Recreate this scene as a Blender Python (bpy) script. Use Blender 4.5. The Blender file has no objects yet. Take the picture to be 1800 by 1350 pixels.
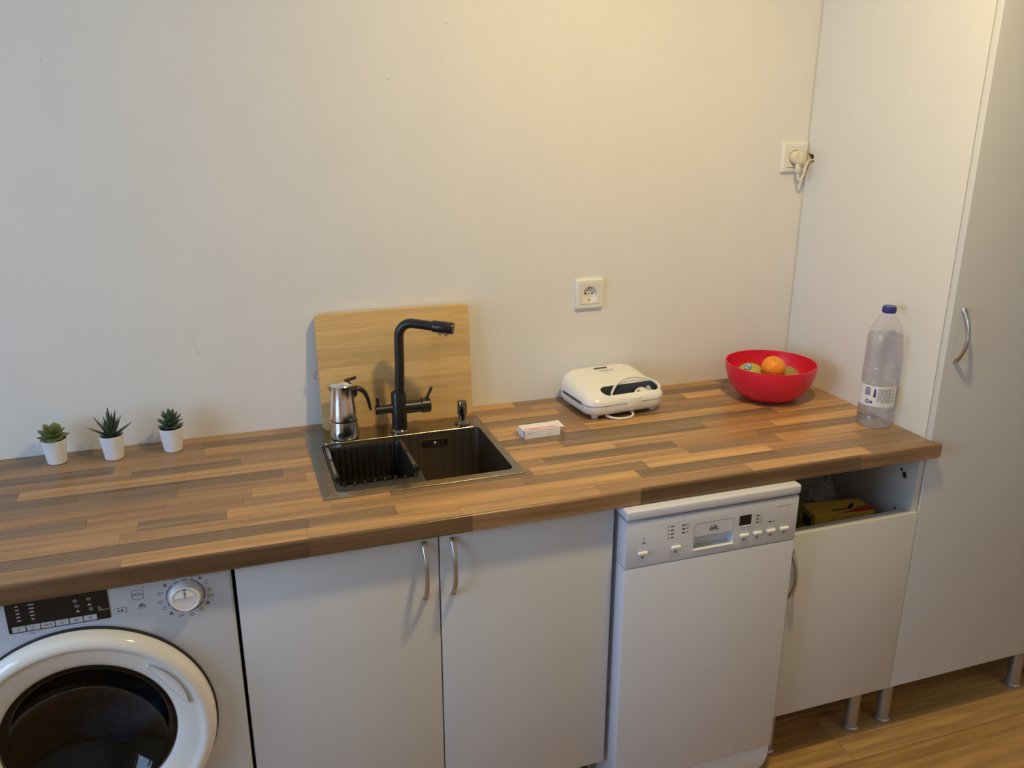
import bpy, bmesh, math, random
from mathutils import Vector, Matrix, noise as mnoise

PI = math.pi
scene = bpy.context.scene
COL = scene.collection
random.seed(7)

# ------------------------------------------------------------------ camera
CAM_POS = (0.03853, -2.12413, 1.68039)
YAW, PITCH, ROLL, FPX = 0.329428, 0.318628, 0.0019457, 1501.29
cam_data = bpy.data.cameras.new('camera')
cam = bpy.data.objects.new('camera', cam_data)
COL.objects.link(cam)
_f = Vector((math.sin(YAW) * math.cos(PITCH), math.cos(YAW) * math.cos(PITCH), -math.sin(PITCH)))
_r = Vector((math.cos(YAW), -math.sin(YAW), 0))
_u = _r.cross(_f)
_c, _s = math.cos(ROLL), math.sin(ROLL)
_r2, _u2 = _c * _r + _s * _u, -_s * _r + _c * _u
_m = Matrix((_r2, _u2, -_f)).transposed().to_4x4()
_m.translation = Vector(CAM_POS)
cam.matrix_world = _m
cam_data.sensor_fit = 'HORIZONTAL'
cam_data.sensor_width = 36
cam_data.lens = FPX / 1800 * 36
cam_data.clip_start = 0.02
scene.camera = cam

# ------------------------------------------------------------------ world, exposure
SKY_STRENGTH = 7.1
LAMP_WATTS = 19.4
FILL_WATTS = 4.0
LAMP_POS = (0.95, -0.98, 2.522)
world = bpy.data.worlds.new('overcast_sky')
scene.world = world
world.use_nodes = True
bg = world.node_tree.nodes['Background']
bg.inputs['Color'].default_value = (0.475, 0.700, 1.0, 1)
bg.inputs['Strength'].default_value = SKY_STRENGTH

vs = scene.view_settings
scene.display_settings.display_device = 'sRGB'
vs.view_transform = 'Standard'
vs.look = 'None'
vs.exposure = 0.0
vs.gamma = 1.0
vs.use_curve_mapping = False
scene.cycles.use_denoising = True
scene.cycles.sample_clamp_indirect = 6.0
scene.cycles.max_bounces = 10
scene.cycles.transmission_bounces = 12
scene.cycles.transparent_max_bounces = 16

# room shell dimensions (metres); back wall face at y = 0, floor at z = 0
XL, XR, YR, ZC = -2.05, 3.1, -4.0, 2.53
WIN = dict(y0=-2.35, y1=-0.72, z0=0.75, z1=2.2)
# daylight is sampled through the window opening
pl = bpy.data.lights.new('window_portal', 'AREA')
pl.shape = 'RECTANGLE'
pl.size = WIN['z1'] - WIN['z0']
pl.size_y = WIN['y1'] - WIN['y0']
pl.cycles.is_portal = True
po = bpy.data.objects.new('window_portal', pl)
COL.objects.link(po)
po.location = (XL - 0.02, (WIN['y0'] + WIN['y1']) / 2, (WIN['z0'] + WIN['z1']) / 2)
po.rotation_euler = (0, -PI / 2, 0)

# ------------------------------------------------------------------ materials
MATS = {}

def mat(name, col, rough=0.5, metal=0.0, vary=0.04, scale=30.0, bump=0.0, bscale=200.0, coat=0.0, spec=0.5, sub=0.0,
        aniso=0.0, stretch=(1, 1, 1)):
    m = bpy.data.materials.new(name)
    m.use_nodes = True
    nt = m.node_tree
    b = nt.nodes['Principled BSDF']
    b.inputs['Roughness'].default_value = rough
    b.inputs['Metallic'].default_value = metal
    b.inputs['Specular IOR Level'].default_value = spec
    b.inputs['Coat Weight'].default_value = coat
    b.inputs['Subsurface Weight'].default_value = sub
    b.inputs['Subsurface Radius'].default_value = (.01, .006, .004)
    tc = nt.nodes.new('ShaderNodeTexCoord')
    mp = nt.nodes.new('ShaderNodeMapping')
    mp.inputs['Scale'].default_value = stretch
    nt.links.new(tc.outputs['Object'], mp.inputs['Vector'])
    nz = nt.nodes.new('ShaderNodeTexNoise')
    nz.inputs['Scale'].default_value = scale
    nz.inputs['Detail'].default_value = 4
    nt.links.new(mp.outputs[0], nz.inputs['Vector'])
    rp = nt.nodes.new('ShaderNodeValToRGB')
    lo = [max(0, c * (1 - vary)) for c in col]
    hi = [min(1, c * (1 + vary)) for c in col]
    rp.color_ramp.elements[0].position = .3
    rp.color_ramp.elements[1].position = .7
    rp.color_ramp.elements[0].color = (*lo, 1)
    rp.color_ramp.elements[1].color = (*hi, 1)
    nt.links.new(nz.outputs['Fac'], rp.inputs['Fac'])
    nt.links.new(rp.outputs['Color'], b.inputs['Base Color'])
    if bump:
        n2 = nt.nodes.new('ShaderNodeTexNoise')
        n2.inputs['Scale'].default_value = bscale
        n2.inputs['Detail'].default_value = 3
        nt.links.new(mp.outputs[0], n2.inputs['Vector'])
        bp = nt.nodes.new('ShaderNodeBump')
        bp.inputs['Strength'].default_value = bump
        bp.inputs['Distance'].default_value = 0.002
        nt.links.new(n2.outputs['Fac'], bp.inputs['Height'])
        nt.links.new(bp.outputs['Normal'], b.inputs['Normal'])
    MATS[name] = m
    return m

def wood(name, rough=0.35, grain=0.30, stretch=(2.2, 34, 34), fine=(6, 240, 240), coat=0.0, figure=0.0):
    """Wood print whose base tone is the object's own colour."""
    m = bpy.data.materials.new(name)
    m.use_nodes = True
    nt = m.node_tree
    N, Lk = nt.nodes, nt.links
    b = N['Principled BSDF']
    b.inputs['Roughness'].default_value = rough
    b.inputs['Coat Weight'].default_value = coat
    oi = N.new('ShaderNodeObjectInfo')
    tc = N.new('ShaderNodeTexCoord')
    off = N.new('ShaderNodeMath'); off.operation = 'MULTIPLY'; off.inputs[1].default_value = 37.0
    Lk.new(oi.outputs['Random'], off.inputs[0])
    add = N.new('ShaderNodeVectorMath'); add.operation = 'ADD'
    Lk.new(tc.outputs['Object'], add.inputs[0]); Lk.new(off.outputs[0], add.inputs[1])
    def nz(st, scale, detail, dist=0.0):
        mp = N.new('ShaderNodeMapping'); mp.inputs['Scale'].default_value = st
        Lk.new(add.outputs[0], mp.inputs['Vector'])
        n = N.new('ShaderNodeTexNoise'); n.inputs['Scale'].default_value = scale
        n.inputs['Detail'].default_value = detail; n.inputs['Distortion'].default_value = dist
        Lk.new(mp.outputs[0], n.inputs['Vector'])
        return n
    a = nz(stretch, 1.0, 5, 0.9)
    f = nz(fine, 1.0, 4)
    g = nz(tuple(v * (.35 if i_ == 0 else 3.4) for i_, v in enumerate(stretch)), 1.0, 6, .35)
    r1 = N.new('ShaderNodeMapRange'); r1.inputs[1].default_value = .3; r1.inputs[2].default_value = .7
    r1.inputs[3].default_value = 1 - grain; r1.inputs[4].default_value = 1 + grain * .7
    Lk.new(a.outputs['Fac'], r1.inputs[0])
    r2 = N.new('ShaderNodeMapRange'); r2.inputs[1].default_value = .3; r2.inputs[2].default_value = .7
    r2.inputs[3].default_value = .84; r2.inputs[4].default_value = 1.12
    Lk.new(f.outputs['Fac'], r2.inputs[0])
    mu = N.new('ShaderNodeMath'); mu.operation = 'MULTIPLY'
    Lk.new(r1.outputs[0], mu.inputs[0]); Lk.new(r2.outputs[0], mu.inputs[1])
    r3 = N.new('ShaderNodeMapRange'); r3.inputs[1].default_value = .32; r3.inputs[2].default_value = .68
    r3.inputs[3].default_value = 1 - grain * .75; r3.inputs[4].default_value = 1 + grain * .55
    Lk.new(g.outputs['Fac'], r3.inputs[0])
    m3 = N.new('ShaderNodeMath'); m3.operation = 'MULTIPLY'
    Lk.new(mu.outputs[0], m3.inputs[0]); Lk.new(r3.outputs[0], m3.inputs[1])
    sc = N.new('ShaderNodeVectorMath'); sc.operation = 'SCALE'
    Lk.new(oi.outputs['Color'], sc.inputs[0]); Lk.new(m3.outputs[0], sc.inputs['Scale'])
    Lk.new(sc.outputs[0], b.inputs['Base Color'])
    bp = N.new('ShaderNodeBump'); bp.inputs['Strength'].default_value = .08; bp.inputs['Distance'].default_value = .001
    Lk.new(f.outputs['Fac'], bp.inputs['Height']); Lk.new(bp.outputs[0], b.inputs['Normal'])
    MATS[name] = m
    return m

def clear(name, tint=(1, 1, 1), rough=0.03, haze=0.0):
    """Thin clear sheet: fresnel-weighted mirror over straight-through transmission."""
    m = bpy.data.materials.new(name)
    m.use_nodes = True
    nt = m.node_tree
    N, Lk = nt.nodes, nt.links
    N.remove(N['Principled BSDF'])
    out = N['Material Output']
    t = N.new('ShaderNodeBsdfTransparent'); t.inputs['Color'].default_value = (*tint, 1)
    g = N.new('ShaderNodeBsdfGlossy'); g.inputs['Roughness'].default_value = rough
    fr = N.new('ShaderNodeFresnel'); fr.inputs['IOR'].default_value = 1.48
    ge = N.new('ShaderNodeNewGeometry'); mr = N.new('ShaderNodeMapRange')   # same mirror share from either side of the sheet
    mr.inputs[3].default_value = 1.48; mr.inputs[4].default_value = 1 / 1.48
    Lk.new(ge.outputs['Backfacing'], mr.inputs[0]); Lk.new(mr.outputs[0], fr.inputs['IOR'])
    mx = N.new('ShaderNodeMixShader')
    Lk.new(fr.outputs[0], mx.inputs[0]); Lk.new(t.outputs[0], mx.inputs[1]); Lk.new(g.outputs[0], mx.inputs[2])
    if haze:                                                   # crinkled film scatters a little light
        df = N.new('ShaderNodeBsdfDiffuse'); m2 = N.new('ShaderNodeMixShader'); m2.inputs[0].default_value = haze
        Lk.new(mx.outputs[0], m2.inputs[1]); Lk.new(df.outputs[0], m2.inputs[2]); mx = m2
    Lk.new(mx.outputs[0], out.inputs['Surface'])
    MATS[name] = m
    return m

mat('wall_paint', (.80, .79, .775), .55, vary=.015, scale=6, bump=.10, bscale=120)
mat('ceiling_paint', (.82, .81, .79), .7, vary=.01)
mat('white_laminate', (.655, .66, .68), .42, vary=.012, scale=8, bump=.03, bscale=400)
mat('carcass_white', (.64, .63, .60), .5, vary=.015, scale=10)
mat('panel_white', (.75, .74, .72), .40, vary=.012, scale=6)
mat('appliance_white', (.67, .69, .77), .33, vary=.01)
mat('washer_white', (.57, .60, .69), .22, vary=.01, coat=.3)
mat('gloss_white', (.80, .79, .78), .10, vary=.01, coat=.5)
mat('recess_grey', (.66, .69, .76), .4, vary=.02)
mat('button_white', (.88, .88, .87), .25, vary=.01)
mat('button_grey', (.50, .52, .55), .4, vary=.02)
mat('black_gloss', (.012, .012, .014), .16, vary=.1)
mat('print_black', (.03, .03, .035), .5, vary=.1)
mat('print_grey', (.16, .165, .18), .5, vary=.1)
mat('print_light', (.40, .42, .44), .5, vary=.1)
mat('print_blue', (.06, .12, .30), .45, vary=.08)
mat('rubber_black', (.015, .015, .016), .55, vary=.15)
mat('faucet_black', (.012, .011, .010), .32, vary=.15, spec=.5)
mat('faucet_chrome', (.62, .62, .64), .15, metal=1, vary=.05)
mat('dark_steel', (.33, .30, .245), .22, metal=1, vary=.10, scale=2, stretch=(1, 60, 60), bump=.05, bscale=40)
mat('basin_steel', (.30, .25, .195), .40, metal=1, vary=.18, scale=3, stretch=(40, 40, 1), bump=.05, bscale=60)
mat('basket_black', (.018, .015, .012), .38, vary=.15)
mat('rod_steel', (.36, .33, .27), .3, metal=1, vary=.08)
mat('gunmetal', (.24, .22, .20), .12, metal=1, vary=.05)
mat('moka_steel', (.86, .86, .87), .16, metal=1, vary=.03, scale=4, stretch=(1, 1, 20))
mat('bakelite', (.022, .018, .015), .35, vary=.15)
mat('nickel', (.52, .49, .44), .33, metal=1, vary=.05)
mat('foot_grey', (.45, .45, .45), .38, metal=.8, vary=.05)
mat('pot_white', (.80, .80, .82), .45, vary=.02)
mat('soil', (.035, .025, .018), .9, vary=.5, scale=200, bump=.6)
mat('leaf_green', (.17, .20, .065), .45, vary=.25, scale=50)
mat('leaf_dark', (.045, .07, .042), .42, vary=.3, scale=60)
mat('leaf_deep', (.065, .10, .062), .45, vary=.3, scale=60)
mat('cream_plastic', (.84, .82, .78), .22, vary=.01, coat=.25)
mat('slate_plastic', (.055, .07, .085), .35, vary=.1)
mat('cord_white', (.78, .76, .71), .4, vary=.02)
mat('carton_white', (.85, .84, .86), .55, vary=.02)
mat('carton_pink', (.90, .45, .50), .5, vary=.05)
mat('carton_edge', (.14, .12, .15), .6, vary=.1)
mat('bowl_red', (.76, .016, .045), .33, vary=.03)
mat('orange_peel', (.85, .27, .012), .38, vary=.08, scale=60, bump=.25, bscale=500)
mat('pear_skin', (.48, .46, .08), .4, vary=.12, scale=30)
mat('kiwi_skin', (.34, .24, .075), .6, vary=.2, scale=120, bump=.2)
mat('sticker_blue', (.08, .22, .55), .4, vary=.05)
mat('cap_blue', (.03, .035, .24), .35, vary=.05)
mat('label_white', (.80, .79, .84), .4, vary=.02)
mat('label_navy', (.05, .05, .20), .5, vary=.1)
mat('socket_white', (.83, .81, .76), .3, vary=.01)
mat('socket_hole', (.02, .017, .014), .7, vary=.2)
mat('plug_cream', (.76, .70, .56), .35, vary=.02)
mat('yellow_card', (.66, .48, .07), .5, vary=.08)
mat('red_card', (.50, .05, .03), .5, vary=.08)
mat('drum_steel', (.22, .22, .23), .35, metal=1, vary=.15)
mat('navy_cloth', (.05, .16, .42), .9, vary=.4, scale=20, bump=.5, bscale=300)
mat('maroon_cloth', (.20, .03, .09), .9, vary=.4, scale=20, bump=.5, bscale=300)
mat('chipboard', (.42, .31, .19), .8, vary=.35, scale=400)
mat('lamp_white', (.8, .8, .8), .5)
wood('stave_wood', rough=.30, grain=.28)
wood('floor_wood', rough=.38, grain=.30, stretch=(1.6, 14, 14), fine=(8, 160, 160))
wood('bamboo', rough=.42, grain=.10, stretch=(3, 40, 60), fine=(10, 60, 420))
clear('window_glass')
clear('bottle_plastic', tint=(.965, .97, .985), rough=.06)
clear('bag_plastic', tint=(.86, .87, .88), rough=.08, haze=.30)
clear('door_glass', tint=(.36, .34, .35), rough=.04)
_w = bpy.data.materials.new('water'); _w.use_nodes = True
_b = _w.node_tree.nodes['Principled BSDF']
_b.inputs['Base Color'].default_value = (.97, .98, 1, 1)
_b.inputs['Transmission Weight'].default_value = 1; _b.inputs['Roughness'].default_value = 0.02
_b.inputs['IOR'].default_value = 1.33
_nt = _w.node_tree
_t = _nt.nodes.new('ShaderNodeBsdfTransparent'); _t.inputs['Color'].default_value = (.965, .975, .99, 1)
_mx = _nt.nodes.new('ShaderNodeMixShader'); _mx.inputs[0].default_value = .50
_nt.links.new(_t.outputs[0], _mx.inputs[1]); _nt.links.new(_b.outputs[0], _mx.inputs[2])
_nt.links.new(_mx.outputs[0], _nt.nodes['Material Output'].inputs['Surface'])
MATS['water'] = _w
_w = bpy.data.materials.new('lamp_glow'); _w.use_nodes = True
_b = _w.node_tree.nodes['Principled BSDF']
_b.inputs['Emission Color'].default_value = (1, .78, .48, 1); _b.inputs['Emission Strength'].default_value = 8
MATS['lamp_glow'] = _w

# ------------------------------------------------------------------ mesh helpers
class MB:
    def __init__(self):
        self.bm = bmesh.new()
    def box(self, x0, x1, y0, y1, z0, z1, bev=0.0, seg=2):
        g = bmesh.ops.create_cube(self.bm, size=1)
        vs_ = g['verts']
        for v in vs_:
            v.co = Vector((x0 + (v.co.x + .5) * (x1 - x0), y0 + (v.co.y + .5) * (y1 - y0), z0 + (v.co.z + .5) * (z1 - z0)))
        if bev:
            es = list({e for v in vs_ for e in v.link_edges})
            bmesh.ops.bevel(self.bm, geom=es, offset=bev, segments=seg, profile=.5, affect='EDGES')
        return self
    def rings(self, rings, close_u=True, cap0=True, cap1=True):
        bm = self.bm
        R = [[bm.verts.new(p) for p in r] for r in rings]
        n = len(R[0])
        for a, b in zip(R, R[1:]):
            for i in range(n if close_u else n - 1):
                j = (i + 1) % n
                bm.faces.new((a[i], a[j], b[j], b[i]))
        if cap0 and n > 2: bm.faces.new(R[0][::-1])
        if cap1 and n > 2: bm.faces.new(R[-1])
        return self
    def lathe(self, prof, o=(0, 0, 0), axis='z', n=40, cap0=True, cap1=True):
        """prof: (radius, height) pairs; axis 'z' up, '-y' towards the room, 'x' to the right."""
        rs = []
        for r, h in prof:
            r = max(r, 1e-5)
            ring = []
            for i in range(n):
                a = 2 * PI * i / n
                c, s = r * math.cos(a), r * math.sin(a)
                if axis == 'z': p = (o[0] + c, o[1] + s, o[2] + h)
                elif axis == '-y': p = (o[0] + c, o[1] - h, o[2] + s)
                elif axis == 'x': p = (o[0] + h, o[1] + c, o[2] + s)
                elif axis == '-x': p = (o[0] - h, o[1] - c, o[2] + s)
                ring.append(p)
            rs.append(ring)
        return self.rings(rs, True, cap0, cap1)
    def cyl(self, p0, p1, r0, r1=None, n=20):
        return self.tube([p0, p1], [r0, r1 if r1 is not None else r0], n)
    def tube(self, pts, r, n=10, cap=True, flat=1.0):
        pts = [Vector(p) for p in pts]
        k = len(pts)
        rr = r if isinstance(r, (list, tuple)) else [r] * k
        t0 = (pts[1] - pts[0]).normalized()
        up = Vector((0, 0, 1)) if abs(t0.z) < .9 else Vector((0, 1, 0))
        nrm = (up - t0 * up.dot(t0)).normalized()
        rs = []
        for i in range(k):
            t = (pts[min(i + 1, k - 1)] - pts[max(i - 1, 0)]).normalized()
            nrm = (nrm - t * nrm.dot(t)).normalized()
            bn = t.cross(nrm)
            rs.append([pts[i] + (nrm * math.cos(2 * PI * j / n) * flat + bn * math.sin(2 * PI * j / n)) * rr[i] for j in range(n)])
        return self.rings(rs, True, cap, cap)
    def prism(self, poly, h0, h1, axis='z', o=(0, 0, 0)):
        """poly in 2D; axis z: (x,y); '-y': (x,z) drawn on the plane y=o.y-h; 'x': (y,z)"""
        def P(p, h):
            if axis == 'z': return (o[0] + p[0], o[1] + p[1], o[2] + h)
            if axis == '-y': return (o[0] + p[0], o[1] - h, o[2] + p[1])
            return (o[0] + h, o[1] + p[0], o[2] + p[1])
        return self.rings([[P(p, h0) for p in poly], [P(p, h1) for p in poly]])
    def bm_add(self, other):
        me = bpy.data.meshes.new('tmp'); other.bm.to_mesh(me); self.bm.from_mesh(me); bpy.data.meshes.remove(me)
        return self
    def mesh(self, name, ang=35):
        bmesh.ops.recalc_face_normals(self.bm, faces=self.bm.faces)
        me = bpy.data.meshes.new(name)
        self.bm.to_mesh(me); self.bm.free()
        for p in me.polygons: p.use_smooth = True
        me.set_sharp_from_angle(angle=math.radians(ang))
        return me

def link(name, me, m, parent=None, world_coords=True, color=None, loc=None):
    o = bpy.data.objects.new(name, me)
    COL.objects.link(o)
    if m: 
        if not me.materials: me.materials.append(MATS[m])
    if parent is not None:
        o.parent = parent
        if world_coords:
            w = Vector((0, 0, 0)); p = parent
            while p is not None:
                w += p.location; p = p.parent
            o.location = -w
    if loc is not None: o.location = loc
    if color: o.color = (*color, 1)
    return o

def part(name, mb, m, parent, world_coords=True, color=None, ang=35, label=None):
    o = link(name, mb.mesh(name, ang), m, parent, world_coords, color)
    if label: o['label'] = label
    return o

def thing(name, label, cat, loc=(0, 0, 0), rotz=0.0, group=None):
    o = bpy.data.objects.new(name, None)
    COL.objects.link(o)
    o.empty_display_size = .05
    o.location = loc; o.rotation_euler = (0, 0, rotz)
    o['label'] = label; o['category'] = cat
    if group: o['group'] = group
    return o

def tag(o, label, cat, group=None):
    o['label'] = label; o['category'] = cat
    if group: o['group'] = group
    return o

def struct(o):
    o['kind'] = 'structure'
    return o

def text(name, s, size, loc, m, parent, rot=(PI / 2, 0, 0), extr=.0002, align='CENTER', world_coords=True, sx=1.0, label=None):
    c = bpy.data.curves.new('txt', 'FONT')
    c.body = s; c.size = size; c.extrude = extr; c.align_x = align; c.align_y = 'CENTER'; c.resolution_u = 3
    t = bpy.data.objects.new('txt', c); COL.objects.link(t)
    bpy.context.view_layer.update()
    me = bpy.data.meshes.new_from_object(t.evaluated_get(bpy.context.evaluated_depsgraph_get()))
    bpy.data.objects.remove(t); bpy.data.curves.remove(c)
    me.transform(Matrix.Translation(Vector(loc)) @ Matrix.Rotation(rot[2], 4, 'Z') @ Matrix.Rotation(rot[0], 4, 'X') @ Matrix.Rotation(rot[1], 4, 'Y') @ Matrix.Diagonal((sx, 1, 1, 1)))
    me.name = name
    o = link(name, me, m, parent, world_coords)
    if label: o['label'] = label
    return o

def boolean(a, b, op='DIFFERENCE'):
    oa = bpy.data.objects.new('ba', a); ob = bpy.data.objects.new('bb', b)
    COL.objects.link(oa); COL.objects.link(ob)
    md = oa.modifiers.new('b', 'BOOLEAN'); md.object = ob; md.operation = op; md.solver = 'EXACT'
    bpy.context.view_layer.update()
    me = bpy.data.meshes.new_from_object(oa.evaluated_get(bpy.context.evaluated_depsgraph_get()))
    bpy.data.objects.remove(oa); bpy.data.objects.remove(ob)
    for p in me.polygons: p.use_smooth = True
    me.set_sharp_from_angle(angle=math.radians(35))
    return me

def rrect(x0, x1, y0, y1, r, n=5):
    pts = []
    for cx, cy, a0 in ((x1 - r, y1 - r, 0), (x0 + r, y1 - r, 90), (x0 + r, y0 + r, 180), (x1 - r, y0 + r, 270)):
        for i in range(n + 1):
            a = math.radians(a0 + 90 * i / n)
            pts.append((cx + r * math.cos(a), cy + r * math.sin(a)))
    return pts

def arc_band(r0, r1, a0, a1, n=10):
    A = [math.radians(a0 + (a1 - a0) * i / n) for i in range(n + 1)]
    return [(r1 * math.cos(a), r1 * math.sin(a)) for a in A] + [(r0 * math.cos(a), r0 * math.sin(a)) for a in A[::-1]]

def smooth_path(pts, sub=6):
    """Catmull-Rom through the points."""
    P = [Vector(p) for p in pts]
    P = [P[0] * 2 - P[1]] + P + [P[-1] * 2 - P[-2]]
    out = []
    for i in range(1, len(P) - 2):
        a, b, c, d = P[i - 1:i + 3]
        for k in range(sub):
            t = k / sub
            out.append(.5 * ((2 * b) + (c - a) * t + (2 * a - 5 * b + 4 * c - d) * t * t + (3 * b - a - 3 * c + d) * t ** 3))
    out.append(P[-2])
    return out

# ------------------------------------------------------------------ room shell
ZT, ZU = 0.886, 0.848          # worktop top and underside
XT = 1.657                     # left face of the tall cabinet
YF = -0.600                    # face of the cabinet doors

fl = struct(link('floor', MB().box(XL, XR, YR, .1, -.06, -.009).mesh('floor'), 'soil'))
rw, gap = .192, .0006
tones = [(.47, .27, .095), (.52, .31, .115), (.43, .245, .085), (.50, .285, .095)]
PY0 = -.465
k = 0
y = 0.1
ys = [PY0 - rw * i for i in range(-3, 20)]
rng = random.Random(3)
for i, y1 in enumerate(ys):
    y0 = max(y1 - rw, YR); y1 = min(y1, .1)
    if y1 - y0 < .02: continue
    x = XL - (i * .437) % 1.2
    if i == 3: x = 1.519 - 1.2 * 3
    while x < XR:
        a, b = max(x, XL), min(x + 1.2, XR)
        if b - a > .02:
            part('floor_plank', MB().box(a + gap, b - gap, y0 + gap, y1 - gap, -.009, 0, .0008, 1), 'floor_wood', fl, color=rng.choice(tones))
        x += 1.2
struct(link('ceiling', MB().box(XL, XR, YR, .1, ZC, ZC + .1).mesh('ceiling'), 'ceiling_paint'))
wb = struct(link('wall_back', MB().box(XL, XR, .0125, .12, 0, ZC).mesh('wall_back'), 'wall_paint'))
seams = [XL, .574, .962, XR]
for a, b in zip(seams, seams[1:]):
    part('wall_panel', MB().box(a, b, 0, .0125, 0, ZC, .00035, 1), 'wall_paint', wb)
wrng = random.Random(11)
for (x, z, r) in ((.597, 1.86, .004), (.586, 1.78, .003), (.455, 1.735, .0045), (.935, 1.62, .003), (-.28, 1.765, .004), (-.14, 1.05, .003)):
    part('filler_blob', MB().lathe([(r, 0), (r * .9, .0006), (r * .5, .0012), (0, .0014)], (x, 0, z), '-y', 10), 'wall_paint', wb, ang=80)
part('plaster_ridge', MB().tube([(-.05, -.0002, 1.16), (-.043, -.0004, 1.13), (-.036, -.0004, 1.10), (-.033, -.0002, 1.085)], [.0004, .0010, .0010, .0004], 6), 'wall_paint', wb)
w = WIN
struct(link('wall_left', MB().box(XL - .2, XL, YR, w['y0'], 0, ZC).box(XL - .2, XL, w['y1'], .12, 0, ZC)
            .box(XL - .2, XL, w['y0'], w['y1'], 0, w['z0']).box(XL - .2, XL, w['y0'], w['y1'], w['z1'], ZC).mesh('wall_left'), 'wall_paint'))
struct(link('wall_right', MB().box(XR, XR + .1, YR, .12, 0, ZC).mesh('wall_right'), 'wall_paint'))
struct(link('wall_rear', MB().box(XL - .2, XR + .1, YR - .1, YR, 0, ZC).mesh('wall_rear'), 'wall_paint'))
wx = XL - .11
ymid = (w['y0'] + w['y1']) / 2
win = struct(bpy.data.objects.new('window_1', None)); COL.objects.link(win)
win.location = (wx, ymid, w['z0'])
t = .055
part('window_frame', MB().box(wx - .03, wx + .03, w['y0'], w['y0'] + t, w['z0'], w['z1'], .004)
     .box(wx - .03, wx + .03, w['y1'] - t, w['y1'], w['z0'], w['z1'], .004)
     .box(wx - .03, wx + .03, w['y0'] + t, w['y1'] - t, w['z0'], w['z0'] + t, .004)
     .box(wx - .03, wx + .03, w['y0'] + t, w['y1'] - t, w['z1'] - t, w['z1'], .004)
     .box(wx - .03, wx + .03, ymid - .04, ymid + .04, w['z0'] + t, w['z1'] - t, .004), 'white_laminate', win)
for a, b in ((w['y0'] + t, ymid - .04), (ymid + .04, w['y1'] - t)):
    part('pane', MB().box(wx - .002, wx + .002, a, b, w['z0'] + t, w['z1'] - t), 'window_glass', win)

# ceiling downlights (above and behind the picture); the second is an added fill
def ceiling_lamp(pos, watts, lab):
    lamp = thing('ceiling_downlight', lab, 'lamp', pos)
    h = ZC - pos[2]
    part('trim_ring', MB().lathe([(.088, h), (.088, h - .006), (.082, h - .012), (.066, h - .012), (.064, h - .004), (.064, h)], pos, 'z', 48, False, False), 'lamp_white', lamp)
    part('back_plate', MB().lathe([(.064, h - .001), (0, h - .001)], pos, 'z', 48, False, False), 'lamp_white', lamp)
    ld = bpy.data.lights.new('lamp_light', 'AREA')
    ld.shape = 'DISK'; ld.size = .12
    ld.energy = watts; ld.color = (1.0, .755, .33)
    lo = bpy.data.objects.new('lamp_light', ld); COL.objects.link(lo)
    lo.parent = lamp
ceiling_lamp(LAMP_POS, LAMP_WATTS, 'round warm ceiling downlight above the worktop')
ceiling_lamp((2.35, -2.7, ZC - .008), FILL_WATTS, 'added warm fill downlight, unseen, in the middle of the room')  # unseen fill lamp, added to warm the tall cabinet fronts

# ------------------------------------------------------------------ worktop of laminated staves
WX0, WX1, WYF = -0.64, XT - .0015, -0.6165
HX0, HX1, HY0, HY1 = .205, .632, -.4375, -.0815
wt = thing('worktop', 'wood-block worktop of light and dark brown staves running along the white wall', 'worktop', (.5, -.3, ZU))
core = MB()
zc = ZT - .006
core.box(WX0, HX0, WYF, 0, ZU, zc).box(HX1, WX1, WYF, 0, ZU, zc).box(HX0, HX1, WYF, HY0, ZU, zc).box(HX0, HX1, HY1, 0, ZU, zc)
part('core', core, 'chipboard', wt)
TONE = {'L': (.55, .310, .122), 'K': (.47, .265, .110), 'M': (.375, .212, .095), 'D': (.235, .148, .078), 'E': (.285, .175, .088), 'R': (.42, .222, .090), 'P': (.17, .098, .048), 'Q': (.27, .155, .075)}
rb = [0.0] + [-.037 - .0445 * i for i in range(13)] + [WYF]
rows = [
    [(-.30, 'E'), (-.12, 'M'), (.121, 'K'), (.50, 'M'), (.764, 'L'), (1.10, 'D'), (1.41, 'K'), (9, 'D')],
    [(-.40, 'D'), (-.05, 'E'), (.38, 'D'), (.80, 'M'), (1.13, 'M'), (1.40, 'D'), (9, 'M')],
    [(-.045, 'M'), (.43, 'L'), (.86, 'L'), (1.247, 'M'), (1.377, 'L'), (9, 'R')],
    [(-.241, 'D'), (.02, 'M'), (.43, 'M'), (.90, 'E'), (1.20, 'M'), (1.45, 'M'), (9, 'M')],
    [(-.2, 'M'), (.034, 'E'), (.43, 'M'), (.72, 'L'), (.98, 'M'), (1.327, 'E'), (9, 'M')],
    [(-.419, 'D'), (.197, 'L'), (.43, 'M'), (.69, 'L'), (.889, 'M'), (1.40, 'L'), (9, 'M')],
    [(-.3, 'D'), (.121, 'D'), (.43, 'M'), (.90, 'D'), (1.425, 'D'), (9, 'L')],
    [(-.1, 'E'), (.169, 'M'), (.43, 'L'), (.78, 'K'), (1.18, 'D'), (1.475, 'R'), (9, 'M')],
    [(-.12, 'R'), (.05, 'M'), (.43, 'L'), (.90, 'L'), (1.36, 'K'), (9, 'L')],
    [(-.267, 'D'), (.03, 'R'), (.43, 'M'), (.704, 'M'), (1.046, 'D'), (1.28, 'R'), (9, 'E')],
    [(-.17, 'K'), (-.003, 'E'), (.33, 'L'), (.654, 'D'), (1.05, 'K'), (1.313, 'E'), (9, 'L')],
    [(-.2, 'K'), (.202, 'K'), (.62, 'M'), (.92, 'E'), (1.25, 'L'), (1.519, 'M'), (9, 'E')],
    [(.15, 'D'), (.327, 'E'), (.879, 'L'), (1.25, 'D'), (9, 'D')],
    [(-.189, 'M'), (.143, 'L'), (.45, 'K'), (.76, 'K'), (1.137, 'M'), (1.465, 'L'), (9, 'E')],
]
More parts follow.
